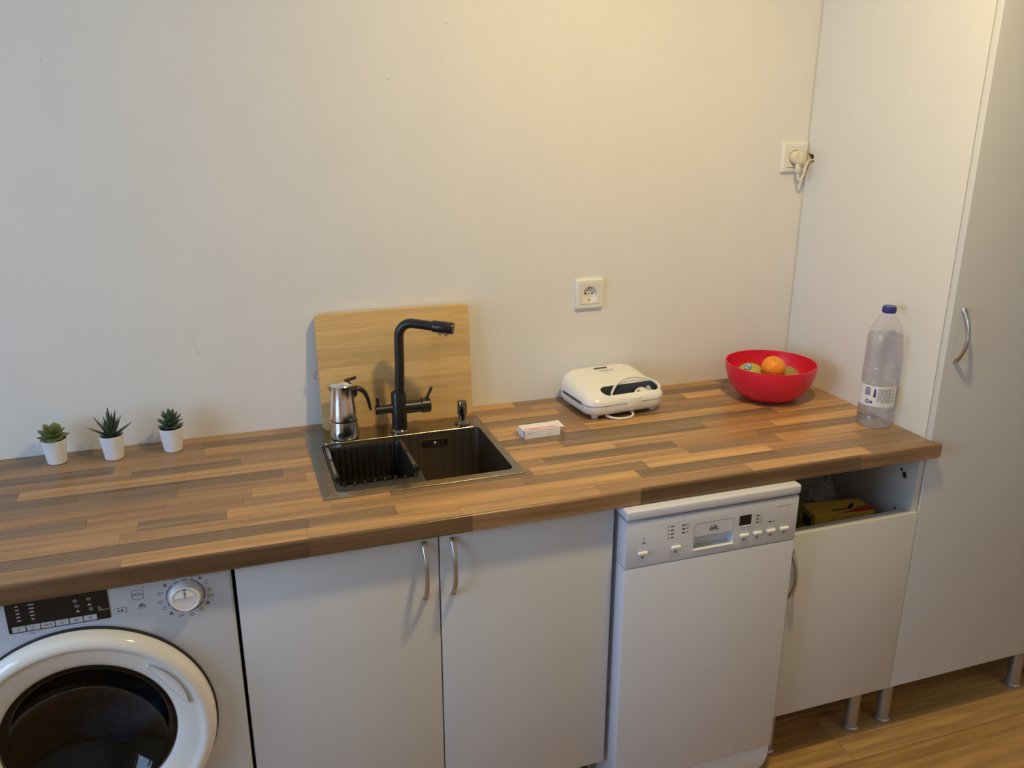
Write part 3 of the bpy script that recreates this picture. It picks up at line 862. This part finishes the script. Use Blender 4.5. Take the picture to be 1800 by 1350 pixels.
part('spout', MB().tube(path, .0118, 18), 'faucet_black', ft, ang=50)
hd = part('spray_head', MB().tube([(*sp_(.085), zs_(.085)), (*sp_(.088), zs_(.088)), (*sp_(.135), zs_(.135)), (*sp_(.138), zs_(.138))], [.0125, .0145, .0145, .0132], 24), 'faucet_black', ft)
for dd in (.104, .120):
    part('nozzle', MB().lathe([(.0062, -.0195), (.0068, -.018), (.0068, -.010)], (*sp_(dd), zs_(dd)), 'z', 16), 'faucet_chrome', hd)
part('main_arm', MB().tube([(fx, fy, .949), (fx + .056, fy, .949)], .0160, 24), 'faucet_black', ft)
vk = part('main_valve', MB().tube([(fx + .0565, fy, .949), (fx + .058, fy, .949), (fx + .078, fy, .949), (fx + .080, fy, .949)], [.0175, .0190, .0190, .0175], 28), 'faucet_black', ft)
part('lever', MB().tube([(fx + .068, fy, .964), (fx + .076, fy - .002, .978), (fx + .084, fy - .004, .996)], [.0042, .0038, .0036], 12), 'faucet_black', vk)
part('filter_arm', MB().tube([(fx, fy, .949), (fx - .059, fy, .949), (fx - .060, fy, .949)], [.0112, .0112, .010], 20), 'faucet_black', ft)
part('filter_lever', MB().tube([(fx - .053, fy, .957), (fx - .053, fy, .980)], .0035, 10), 'faucet_black', ft)

# ------------------------------------------------------------------ soap dispenser
sx_, sy_ = .589, -.115
sd = thing('soap_dispenser', 'small dark chrome soap dispenser pump on the sink deck', 'soap dispenser', (sx_, sy_, ZR))
part('flange', MB().lathe([(.0205, 0), (.021, .0025), (.018, .005), (.012, .008), (.0095, .012)], (sx_, sy_, ZR), 'z', 28), 'gunmetal', sd, ang=60)
part('neck', MB().lathe([(.0095, .010), (.0095, .024)], (sx_, sy_, ZR), 'z', 24), 'gunmetal', sd)
part('pump_head', MB().lathe([(.0105, .022), (.0125, .024), (.0125, .056), (.0115, .0595), (0, .0605)], (sx_, sy_, ZR), 'z', 28), 'gunmetal', sd)

# ------------------------------------------------------------------ moka pot
mx_, my_ = .286, -.113
mk = thing('moka_pot', 'stainless steel stovetop coffee pot with black handle on the sink deck', 'coffee pot', (mx_, my_, ZR))
part('water_chamber', MB().lathe([(.030, 0), (.0355, .002), (.0365, .006), (.0358, .024), (.0338, .045)], (mx_, my_, ZR), 'z', 48), 'moka_steel', mk, ang=40)
part('gasket', MB().lathe([(.0330, .044), (.0332, .049)], (mx_, my_, ZR), 'z', 48), 'rubber_black', mk)
part('upper_chamber', MB().lathe([(.0335, .048), (.0338, .052), (.0318, .070), (.0290, .100), (.0265, .131), (.0272, .1335)], (mx_, my_, ZR), 'z', 48), 'moka_steel', mk, ang=40)
part('pouring_lip', MB().rings([[(mx_ - .022, my_ - .011, ZR + .116), (mx_ - .022, my_ + .011, ZR + .116), (mx_ - .027, my_, ZR + .112)],
                                [(mx_ - .024, my_ - .010, ZR + .132), (mx_ - .024, my_ + .010, ZR + .132), (mx_ - .036, my_, ZR + .136)]]), 'moka_steel', mk, ang=60)
ld_ = part('lid', MB().lathe([(.0278, .133), (.0282, .1355), (.026, .139), (.016, .144), (.008, .1455), (0, .146)], (mx_, my_, ZR), 'z', 40), 'moka_steel', mk, ang=40)
part('lid_tab', MB().rings([[(mx_ + .006, my_ - .008, ZR + .143), (mx_ + .006, my_ + .008, ZR + .143), (mx_ + .006, my_ + .008, ZR + .146), (mx_ + .006, my_ - .008, ZR + .146)],
                            [(mx_ + .034, my_ - .006, ZR + .148), (mx_ + .034, my_ + .006, ZR + .148), (mx_ + .036, my_ + .006, ZR + .153), (mx_ + .036, my_ - .006, ZR + .153)]]), 'bakelite', ld_)
hp = smooth_path([(mx_ + .022, my_, ZR + .118), (mx_ + .038, my_, ZR + .1215), (mx_ + .052, my_, ZR + .113), (mx_ + .061, my_, ZR + .094), (mx_ + .066, my_, ZR + .070), (mx_ + .068, my_, ZR + .062)], 5)
nH = len(hp)
part('handle', MB().tube(hp, [.0105 - .0068 * (i / (nH - 1)) ** .8 for i in range(nH)], 12, True, .8).bm_add(
    MB().rings([[(mx_ + .024, my_ - .006, ZR + .096), (mx_ + .024, my_ + .006, ZR + .096), (mx_ + .024, my_ + .006, ZR + .126), (mx_ + .024, my_ - .006, ZR + .126)],
                [(mx_ + .036, my_ - .006, ZR + .108), (mx_ + .036, my_ + .006, ZR + .108), (mx_ + .036, my_ + .006, ZR + .128), (mx_ + .036, my_ - .006, ZR + .128)]])), 'bakelite', mk, ang=50)

# ------------------------------------------------------------------ cutting board leaning on the wall
bw, bh, bt = .395, .297, .018
cb = thing('cutting_board', 'bamboo cutting board leaning on the white wall behind the black tap', 'cutting board', (.4375, -.0555, ZT))
cb.rotation_euler = (-math.atan2(.030, bh), 0, 0)
def halfw(z):
    r = .012
    if z < r: return bw / 2 - r + math.sqrt(max(0, r * r - (r - z) ** 2))
    if z > bh - r: return bw / 2 - r + math.sqrt(max(0, r * r - (z - bh + r) ** 2))
    return bw / 2
brk = [0, .036, .079, .118, .160, .205, .246, bh]
brng = random.Random(9)
for a, b in zip(brk, brk[1:]):
    zs = [a + (b - a) * i / 10 for i in range(11)]
    poly = [(halfw(z), z) for z in zs] + [(-halfw(z), z) for z in zs[::-1]]
    out = [poly[0]]
    for p in poly[1:]:
        if (Vector(p) - Vector(out[-1])).length > 1e-6: out.append(p)
    j = brng.uniform(.90, 1.08)
    mb = MB().prism(out, 0, bt, '-y', (0, bt, 0))
    part('bamboo_strip', mb, 'bamboo', cb, world_coords=False, color=(.72 * j, .475 * j, .200 * j))
hk = MB().tube(smooth_path([(-.193, .012, .150), (-.204, .010, .156), (-.209, .008, .148), (-.206, .008, .137), (-.199, .010, .133), (-.197, .012, .142)], 5), .0013, 8)
hk.tube([(-.194, .012, .146), (-.207, .010, .1475)], .0016, 8)
part('metal_hook', hk, 'faucet_chrome', cb, world_coords=False)

# ------------------------------------------------------------------ succulents
def leaf_mesh(name, L, W, T, curl=.0, tip=1.6, bw_=.5):
    n, rings = 8, []
    for i in range(n + 1):
        t = i / n
        wd = W * (bw_ + (1 - bw_) * math.sin(min(t / .45, 1) * PI / 2)) * (1 - t ** tip) + W * .02
        th = T * (1 - t ** 2) + .0003
        zc_ = curl * L * t * t
        ring = []
        for j in range(8):
            a = 2 * PI * j / 8
            x_, z_ = wd * .5 * math.cos(a), th * .5 * math.sin(a)
            z_ += .35 * T * (abs(math.cos(a)) ** 2) * (1 - t)
            ring.append((x_, L * t, zc_ + z_))
        rings.append(ring)
    return MB().rings(rings).mesh(name, 60)

def plant(x, y, lab, m, leaves, pot=(.0205, .0272, .0585), group='small artificial succulents in white pots'):
    p = thing('potted_succulent', lab, 'plant', (x, y, ZT), 0, group)
    rb_, rt_, h_ = pot
    part('pot', MB().lathe([(rb_ - .003, 0), (rb_, .0015), (rt_, h_ - .001), (rt_ - .0008, h_), (rt_ - .0022, h_ - .001), (rt_ - .004, h_ - .008), (0, h_ - .008)], (0, 0, 0), 'z', 40), 'pot_white', p, world_coords=False, ang=40)
    part('soil', MB().lathe([(rt_ - .0032, h_ - .0082), (rt_ - .006, h_ - .005), (0, h_ - .004)], (0, 0, 0), 'z', 24), 'soil', p, world_coords=False)
    for me, az, el, s, off, zb in leaves:
        o = link('leaf', me, m, p, world_coords=False)
        o.rotation_euler = Matrix.Rotation(az, 4, 'Z').to_euler()
        o.matrix_local = Matrix.Translation((-off * math.sin(az), off * math.cos(az), h_ + zb)) @ Matrix.Rotation(az, 4, 'Z') @ Matrix.Rotation(el, 4, 'X') @ Matrix.Diagonal((s, s, s, 1))
    return p
prng = random.Random(21)
lm = leaf_mesh('leaf', .034, .0255, .006, .16, 5.0, .28)
lv = []
for ring, (n, el, s, zb, off) in enumerate(((8, 2, .98, .001, .002), (7, 22, .98, .006, .002), (5, 42, .85, .011, .002), (4, 64, .62, .014, .001))):
    for i in range(n):
        lv.append((lm, 2 * PI * i / n + ring * .5 + prng.uniform(-.1, .1), math.radians(el + prng.uniform(-6, 6)), s * prng.uniform(.9, 1.05), off, zb))
plant(-.368, -.058, 'small light green rosette succulent with broad leaves in white pot', 'leaf_green', lv)
lm = leaf_mesh('leaf', .062, .0165, .0065, .04, 1.35, .9)
lv = []
for i, (az, el, s) in enumerate(((95, 30, .88), (-92, 32, .92), (70, 52, .95), (-60, 58, .85), (20, 72, .95), (-20, 75, .90), (10, 84, 1.12), (160, 62, .8), (-140, 55, .8), (120, 70, .75), (-100, 68, .85), (185, 75, .9), (-30, 66, 1.0), (45, 68, .8))):
    lv.append((lm, math.radians(az), math.radians(el), s, .003, -.004))
plant(-.245, -.072, 'small dark green spiky aloe with long pointed leaves in white pot', 'leaf_dark', lv)
lm = leaf_mesh('leaf', .034, .0160, .006, .14, 2.6, .6)
lv = []
for ring, (n, el, s, zb, off) in enumerate(((9, 6, .92, .000, .003), (9, 24, .98, .006, .003), (8, 42, .92, .012, .002), (7, 58, .85, .017, .002), (4, 78, .75, .020, .0))):
    for i in range(n):
        lv.append((lm, 2 * PI * i / n + ring * .4 + prng.uniform(-.08, .08), math.radians(el + prng.uniform(-5, 5)), s * prng.uniform(.92, 1.05), off, zb))
plant(-.116, -.064, 'small deep green dense rosette succulent with narrow leaves in white pot', 'leaf_deep', lv)

# ------------------------------------------------------------------ medicine carton
bx = thing('medicine_box', 'small opened white and pink medicine carton lying on the worktop', 'box', (.752, -.250, ZT), math.radians(1.5))
hx, hy, hz = .049, .021, .0225
part('carton', MB().box(-hx, hx, -hy, hy, 0, hz, .0006, 1), 'carton_white', bx, world_coords=False)
part('pink_band', MB().box(-hx + .004, hx - .004, -hy + .001, -hy + .014, hz, hz + .0002), 'carton_pink', bx, world_coords=False, label='pink printed band')
part('end_band', MB().box(-hx - .0002, -hx + .0012, -hy - .0002, -hy + .0022, .0004, hz + .0002), 'carton_edge', bx, world_coords=False)
part('end_flap', MB().rings([[(hx, -hy, hz), (hx, hy, hz), (hx + .0004, hy, hz + .0006), (hx + .0004, -hy, hz + .0006)],
                             [(hx + .012, -hy + .002, hz - .004), (hx + .010, hy - .002, hz + .001), (hx + .0104, hy - .002, hz + .0016), (hx + .0124, -hy + .002, hz - .0034)],
                             [(hx + .017, -hy + .006, hz - .015), (hx + .015, hy - .006, hz - .008), (hx + .0154, hy - .006, hz - .008), (hx + .0174, -hy + .006, hz - .015)]]), 'carton_white', bx, world_coords=False)
pm = MB()
for q, (a, b) in enumerate(((-.040, -.018), (-.040, -.028), (.012, .028))):
    pm.box(a, b, -hy - .0002, -hy, .0145 - q * .0035, .0155 - q * .0035)
part('carton_print', pm, 'print_light', bx, world_coords=False)
pm = MB().box(-.034, -.012, -hy + .0045, -hy + .0065, hz + .0002, hz + .0004).box(.018, .036, -hy + .0045, -hy + .0065, hz + .0002, hz + .0004)
part('band_print', pm, 'carton_edge', bx, world_coords=False)

# ------------------------------------------------------------------ sandwich toaster
sm = thing('sandwich_toaster', 'white sandwich toaster with front handle slot and its cord tucked in', 'toaster', (1.015, -.110, ZT), math.radians(4.5))
SW, SD = .121, .098   # half width / depth
def sect(ins, z, tilt=0.0, r=.040, dz_front=0.0, sc=1.0):
    pts = rrect(-SW + ins, SW - ins, -SD + ins, SD - ins * .5, max(r - ins * .4, .012), 7)
    return [(a, b, z + tilt * (b / SD)) for a, b in pts]
low = MB().rings([sect(.018, .010), sect(.008, .0125), sect(.002, .021), sect(.0003, .032), sect(.0, .038, .0)])
link('lower_shell', low.mesh('lower_shell', 40), 'cream_plastic', sm, world_coords=False)
up = MB().rings([sect(.0015, .0385), sect(.0, .040), sect(.0, .048, .003), sect(.0025, .058, .007), sect(.008, .067, .010), sect(.016, .0735, .0125), sect(.028, .078, .014), sect(.045, .0805, .0145), sect(.07, .082, .0145)])
up_me = up.mesh('upper_shell', 40)
SLX0, SLX1, SLY0, SLY1 = -.068, .104, -.084, -.046
up_me = boolean(up_me, MB().prism(rrect(SLX0, SLX1, SLY0, SLY1, .018, 8), .0445, .2, 'z').mesh('slot'))
link('upper_shell', up_me, 'cream_plastic', sm, world_coords=False)
lp = rrect(SLX0 + .0003, SLX1 - .0003, SLY0 + .0003, SLY1 - .0003, .0178, 8)
def ltop(b_): return .0525 + (b_ - SLY0) / (SLY1 - SLY0) * .0225
liner = MB().rings([[(a, b, ltop(b)) for a, b in lp], [(a, b, .0450) for a, b in lp]], True, False, True)
part('slot_lining', liner, 'slate_plastic', sm, world_coords=False, label='dark slate lining of the handle slot')
part('side_gap', MB().box(-SW - .0004, -SW + .004, -.055, .052, .0365, .0440), 'slate_plastic', sm, world_coords=False)
part('parting_line', MB().rings([sect(-.0003, .0378), sect(-.0003, .0388)], True, False, False), 'print_light', sm, world_coords=False)
part('latch', MB().box(-.006, .038, -SD - .0007, -SD + .012, .0270, .0520, .0015, 2), 'cream_plastic', sm, world_coords=False)
part('indicator_light', MB().box(-.024, .016, .056, .0605, .088, .0935, .001, 1), 'slate_plastic', sm, world_coords=False)
text('brand_lettering', 'TAURUS', .0085, (.002, .036, .0915), 'print_grey', sm, rot=(math.radians(8), 0, 0), world_coords=False, extr=.0002, sx=1.3)
for a in (-.088, .088):
    for b in (-.070, .072):
        part('foot', MB().lathe([(.008, 0), (.0095, .002), (.012, .016)], (a, b, 0), 'z', 16), 'cream_plastic', sm, world_coords=False)
cp_ = smooth_path([(-.040, -.070, .048), (-.036, -.066, .062), (-.018, -.056, .0795), (.012, -.046, .0885), (.050, -.040, .0885), (.084, -.046, .0815), (.104, -.058, .0715), (.109, -.070, .0625), (.100, -.076, .056), (.094, -.072, .050)], 6)
cd = part('power_cord', MB().tube(cp_, .0033, 10), 'cord_white', sm, world_coords=False, ang=80)
cp2 = smooth_path([(.030, -.076, .048), (.034, -.070, .056), (.048, -.062, .0605), (.062, -.060, .060), (.076, -.066, .053)], 6)
part('power_cord', MB().tube(cp2, .0033, 10), 'cord_white', sm, world_coords=False, ang=80)
cp3 = smooth_path([(-.060, -.080, .0062), (-.050, -.098, .0045), (-.030, -.110, .0035), (-.004, -.110, .0040), (.012, -.100, .0060), (.018, -.080, .0070)], 6)
part('power_cord', MB().tube(cp3, .0032, 10), 'cord_white', sm, world_coords=False, ang=80)
pg = part('plug', MB().box(.048, .074, -.074, -.054, .046, .060, .004, 2), 'cord_white', sm, world_coords=False)
part('plug_face', MB().lathe([(.010, 0), (.010, .006), (.008, .008)], (.074, -.064, .0565), 'x', 16), 'button_grey', pg, world_coords=False)
for yy in (-.068, -.060):
    part('plug_pin', MB().tube([(.080, yy, .0565), (.0865, yy, .0575)], .0018, 8), 'faucet_chrome', pg, world_coords=False)

# ------------------------------------------------------------------ fruit bowl and fruit
bx_, by_ = 1.469, -.187
BR = .1245
prof = []
for i in range(15):
    t = i / 14
    a = t * PI / 2
    prof.append((.040 + (BR - .040) * math.sin(a) ** .85, .104 * (1 - math.cos(a)) ** .92))
outer = [(0, 0), (.036, 0)] + prof
inner_ = [(r - .0028, h + .0022) for r, h in prof[::-1]]
inner_[0] = (BR - .0028, .104)
bowl = link('fruit_bowl', MB().lathe(outer + inner_ + [(0, .0026)], (0, 0, 0), 'z', 72, False, False).mesh('fruit_bowl', 50), 'bowl_red')
bowl.location = (bx_, by_, ZT)
tag(bowl, 'round red plastic bowl holding fruit in the worktop corner', 'bowl')
def fruit(name, lab, cat, c, r, m, sq=(1, 1, 1), sub='stem', rot=(0, 0, 0)):
    o = thing(name, lab, cat, c); o.rotation_euler = rot
    bm = bmesh.new(); bmesh.ops.create_uvsphere(bm, u_segments=32, v_segments=20, radius=r)
    for v in bm.verts:
        k_ = v.co.z / r
        v.co.x *= sq[0] * (1 - .10 * max(k_, 0) ** 3); v.co.y *= sq[1] * (1 - .10 * max(k_, 0) ** 3); v.co.z *= sq[2]
    mb = MB(); mb.bm.free(); mb.bm = bm
    part('skin', mb, m, o, world_coords=False, ang=180)
    part('stem', MB().lathe([(r * .10, r * sq[2] * .96), (r * .11, r * sq[2] * 1.0), (r * .05, r * sq[2] * 1.04)], (0, 0, 0), 'z', 8), 'kiwi_skin', o, world_coords=False)
    return o
fruit('mandarin', 'bright orange mandarin on top of the fruit in the red bowl', 'fruit', (1.4525, -.222, ZT + .1005), .0325, 'orange_peel', (1, 1, .88), rot=(.5, -.3, 0))
p_ = fruit('pear', 'yellow-green fruit with a blue sticker in the red bowl', 'fruit', (1.415, -.170, ZT + .0590), .043, 'pear_skin', (1, 1, .95), rot=(.2, .9, .4))
fruit('kiwi', 'brownish green fruit beside the mandarin in the red bowl', 'fruit', (1.5085, -.205, ZT + .0520), .0405, 'kiwi_skin', (1, 1, 1.05), rot=(1.2, .2, .8))
# sticker on the pear, towards the room
cdir = (Vector(CAM_POS) - Vector((1.415, -.170, ZT + .059))).normalized()
cdir = Vector((-.42, -.30, .86)).normalized()
q_ = cdir.to_track_quat('Z', 'Y')
stk = MB()
for i in range(6):
    stk_r = None
rings_ = []
for rr_ in (.0105, .007, .0035, .00001):
    rings_.append([])
    for i in range(20):
        a = 2 * PI * i / 20
        loc_ = q_ @ Vector((rr_ * math.cos(a), rr_ * math.sin(a), math.sqrt(.0434 ** 2 - rr_ ** 2)))
        rings_[-1].append(loc_)
stk.rings(rings_, True, False, True)
so2 = part('sticker', stk, 'sticker_blue', p_, world_coords=False, ang=180)
stk = MB()
for a0_ in (20, 200):
    A_ = [math.radians(a0_ + 14 * i) for i in range(9)]
    stk.rings([[q_ @ Vector((r_ * math.cos(a), r_ * math.sin(a), math.sqrt(.0437 ** 2 - r_ ** 2))) for r_ in (.0045, .0078)] for a in A_], False, False, False)
part('sticker_print', stk, 'label_white', so2, world_coords=False, ang=180)
p_.rotation_euler = (0, 0, 0)

# ------------------------------------------------------------------ water bottle
wx_, wy_ = 1.6055, -.4555
wbt = thing('water_bottle', 'large clear plastic water bottle with blue cap beside the tall cabinet', 'bottle', (wx_, wy_, ZT))
R0 = .0435
prof = [(.030, .002), (.040, .001), (.0425, .006), (R0, .014), (R0, .030), (R0 - .0016, .033), (R0 - .0016, .036), (R0, .040), (R0, .048), (R0 - .0022, .058), (R0 - .0022, .115), (R0, .119)]
z_ = .122
while z_ < .150:
    prof += [(R0, z_), (R0 - .0024, z_ + .0035)]; z_ += .007
prof += [(R0, .153)]
z_ = .160
while z_ < .215:
    prof += [(R0 - .0003, z_), (R0 - .0017, z_ + .004)]; z_ += .0085
prof += [(R0 - .0004, .222), (R0 - .0015, .2255), (R0 - .0004, .229), (R0 - .002, .240), (R0 - .006, .255), (R0 - .0125, .270), (R0 - .021, .284), (.0165, .292), (.0140, .296), (.0140, .303)]
part('plastic_shell', MB().lathe(prof, (0, 0, 0), 'z', 64, True, False), 'bottle_plastic', wbt, world_coords=False, ang=70)
wp = [(0, .0030), (.028, .0032), (.039, .003)] + [(max(r - .0007, .001), h) for r, h in prof[2:] if h < .2385]
wp.append((R0 - .0027, .240)); wp.append((0, .240))
part('water', MB().lathe(wp, (0, 0, 0), 'z', 64, False, False), 'water', wbt, world_coords=False, ang=70)
cap = part('cap', MB().lathe([(.0155, .297), (.0160, .2985), (.0160, .3115), (.0148, .3135), (0, .314)], (0, 0, 0), 'z', 40), 'cap_blue', wbt, world_coords=False, label='blue screw cap')
for i in range(24):
    a = 2 * PI * i / 24
    part('cap_rib', MB().cyl((.0160 * math.cos(a), .0160 * math.sin(a), .2995), (.0160 * math.cos(a), .0160 * math.sin(a), .311), .0007, n=5), 'cap_blue', cap, world_coords=False)
VA = math.atan2(CAM_POS[1] - wy_, CAM_POS[0] - wx_)      # bearing of the label's back seam
def patch(mb, th0, th1, z0_, z1_, r):
    n = max(2, int(abs(th1 - th0) / 5) + 1)
    A = [VA + math.radians(th0 + (th1 - th0) * i / n) for i in range(n + 1)]
    mb.rings([[(r * math.cos(a), r * math.sin(a), z0_), (r * math.cos(a), r * math.sin(a), z1_), ((r - .0002) * math.cos(a), (r - .0002) * math.sin(a), z1_), ((r - .0002) * math.cos(a), (r - .0002) * math.sin(a), z0_)] for a in A])
RL = R0 - .0005
lab = MB(); patch(lab, -100, 100, .060, .113, RL)
lab = part('label', lab, 'label_white', wbt, world_coords=False, label='white paper label')
pr = MB()
for i in range(9):
    patch(pr, -42 + i * 2.2, -42 + i * 2.2 + (1.5 if i % 3 else .9), .087, .103, RL + .0002)
patch(pr, -42, -23, .1045, .1075, RL + .0002)
patch(pr, -74, -70, .097, .100, RL + .0002)
part('barcode_print', pr, 'label_navy', lab, world_coords=False)
pr = MB(); patch(pr, -12, -4, .084, .102, RL + .0002); patch(pr, -10, -6, .102, .107, RL + .0002)
part('bottle_pictogram', pr, 'label_navy', lab, world_coords=False)
pr = MB()
for i in range(11):
    a0 = 2 + (i * 4.3)
    lo_ = .068 + (.0 if i > 2 else .004) + (i * 7 % 5) * .0012
    z2 = lo_
    while z2 < .107:
        ln = .003 + ((i * 13 + int(z2 * 4000)) % 7) * .0012
        patch(pr, a0, a0 + 2.0, z2, min(z2 + ln, .108), RL + .0002)
        z2 += ln + .0012
for i in range(4): patch(pr, 56, 60, .072 + i * .009, .078 + i * .009, RL + .0002)
part('text_print', pr, 'print_grey', lab, world_coords=False)
pr = MB()
for i in range(16):
    a0, a1 = 2 * PI * i / 16, 2 * PI * (i + 1) / 16
    def cpt(rad, a): 
        th = VA + math.radians(-30) + rad * math.cos(a) / RL
        return ((RL + .0003) * math.cos(th), (RL + .0003) * math.sin(th), .071 + rad * math.sin(a))
    pr.rings([[cpt(.0030, a0), cpt(.0056, a0)], [cpt(.0030, a1), cpt(.0056, a1)]], False, False, False)
patch(pr, -21, -13, .067, .074, RL + .0002)
part('logo_print', pr, 'label_navy', lab, world_coords=False)

# ------------------------------------------------------------------ wall sockets
def socket(x, z, lab, hollow=True):
    s = thing('wall_socket', lab, 'socket', (x, 0, z))
    h = .0415
    def sq(hw, r, d): return [(x + a, -d, z + b) for a, b in rrect(-hw, hw, -hw, hw, r, 4)]
    part('frame', MB().rings([sq(h, .003, 0), sq(h, .003, .006), sq(h - .0035, .003, .010), sq(.0285, .002, .0105), sq(.0275, .002, .0085)], True, False, False), 'socket_white', s, ang=25)
    n = 40
    mb = MB()
    def circ(r, d): return [(x + r * math.cos(2 * PI * i / n + PI / 4), -d, z + r * math.sin(2 * PI * i / n + PI / 4)) for i in range(n)]
    def sqn(hw, d):
        o_ = []
        for i in range(n):
            a = 2 * PI * i / n + PI / 4
            c_, s_ = math.cos(a), math.sin(a)
            k_ = hw / max(abs(c_), abs(s_))
            o_.append((x + k_ * c_, -d, z + k_ * s_))
        return o_
    mb.rings([sqn(.0274, .007), sqn(.0274, .0112), sqn(.0268, .0118), circ(.0222, .0118), circ(.0208, .011), circ(.0198, .0004), circ(.0001, .0004)], True, False, False)
    ins = part('insert', mb, 'socket_white', s, ang=30)
    if hollow:
        for dx in (-.0095, .0095):
            part('contact_hole', MB().lathe([(.0027, .0004), (.0027, .0008)], (x + dx, 0, z), '-y', 14), 'socket_hole', ins)
        part('centre_screw', MB().lathe([(.0026, .0004), (.0026, .0012)], (x, 0, z), '-y', 14), 'print_light', ins)
        for dz in (-1, 1):
            part('earth_clip', MB().box(x - .002, x + .002, -.009, -.0006, z + dz * .0175 - .0012, z + dz * .0175 + .0012), 'nickel', ins)
    return s
socket(.988, 1.180, 'white square wall socket with nothing plugged in above the toaster')
socket(1.6115, 1.533, 'white square wall socket holding a plug beside the tall cabinet')
px_, pz_ = 1.6115, 1.533
pgt = thing('power_plug', 'cream power plug and cord in the wall socket beside tall cabinet', 'plug', (px_, -.02, pz_))
part('plug_body', MB().lathe([(.0190, .0012), (.0192, .016), (.0185, .028), (.0165, .032), (0, .0325)], (px_, 0, pz_), '-y', 36), 'plug_cream', pgt, ang=40)
part('plug_grip', MB().box(px_ - .0055, px_ + .0055, -.0425, -.026, pz_ - .016, pz_ + .016, .003, 2), 'plug_cream', pgt)
neck = part('cord_neck', MB().tube([(px_, -.026, pz_ - .012), (px_, -.027, pz_ - .030), (px_, -.0275, pz_ - .041)], [.0085, .0080, .0068], 16), 'plug_cream', pgt)
for q in range(3):
    part('neck_rib', MB().tube([(px_, -.027, pz_ - .030 - q * .0035), (px_, -.027, pz_ - .0315 - q * .0035)], .0088, 14), 'plug_cream', neck)
cc = smooth_path([(px_, -.0275, pz_ - .038), (px_ + .001, -.030, pz_ - .055), (px_ + .006, -.034, pz_ - .062), (px_ + .013, -.036, pz_ - .050), (px_ + .021, -.033, pz_ - .028), (px_ + .031, -.027, pz_ - .012), (px_ + .042, -.024, pz_ - .008), (px_ + .052, -.023, pz_ - .006)], 6)
part('cord', MB().tube(cc, .0032, 10), 'plug_cream', pgt, ang=80)

# ------------------------------------------------------------------ things in the open drawer slot
yb = thing('food_carton', 'yellow and red food carton lying in the open drawer slot', 'box', (1.512, -.472, .5682), math.radians(-7))
part('carton', MB().box(-.086, .086, -.036, .036, 0, .100, .001, 1), 'yellow_card', yb, world_coords=False)
part('red_panel', MB().rings([[(.02, -.0364, .02), (.0862, -.0364, .02), (.0862, -.0364, .072), (.02, -.0364, .052)], [(.02, -.0359, .02), (.0862, -.0359, .02), (.0862, -.0359, .072), (.02, -.0359, .052)]]), 'red_card', yb, world_coords=False, label='red printed panel')
part('red_panel', MB().rings([[(-.025, -.036, h_), (.0862, -.036, h_), (.0862, -.004, h_), (.045, -.014, h_), (.02, -.026, h_)] for h_ in (.1003, .0999)]), 'red_card', yb, world_coords=False, label='red printed panel')
part('end_print', MB().box(-.0865, -.0859, -.020, .018, .055, .085), 'print_black', yb, world_coords=False)
part('end_print', MB().prism([(-.030, -.014), (.020, -.012), (.045, .012), (.055, .008), (.03, -.018), (-.02, -.020)], .0998, .1003, 'z'), 'print_black', yb, world_coords=False)
bm = bmesh.new(); bmesh.ops.create_icosphere(bm, subdivisions=5, radius=1)
for v in bm.verts:
    p = v.co.copy()
    d_ = 1 + .25 * mnoise.noise(p * 1.8) + .22 * abs(mnoise.noise(p * 4.2 + Vector((3, 1, 0)))) + .12 * abs(mnoise.noise(p * 9 + Vector((1, 7, 0))))
    v.co = Vector((p.x * .062, p.y * .06, max(p.z, -.72) * .062)) * d_
mb = MB(); mb.bm.free(); mb.bm = bm
bg_ = link('plastic_bag', mb.mesh('plastic_bag', 25), 'bag_plastic'); bg_.location = (1.545, -.325, .634)
tag(bg_, 'crumpled clear plastic bag behind the carton in the drawer slot', 'bag')
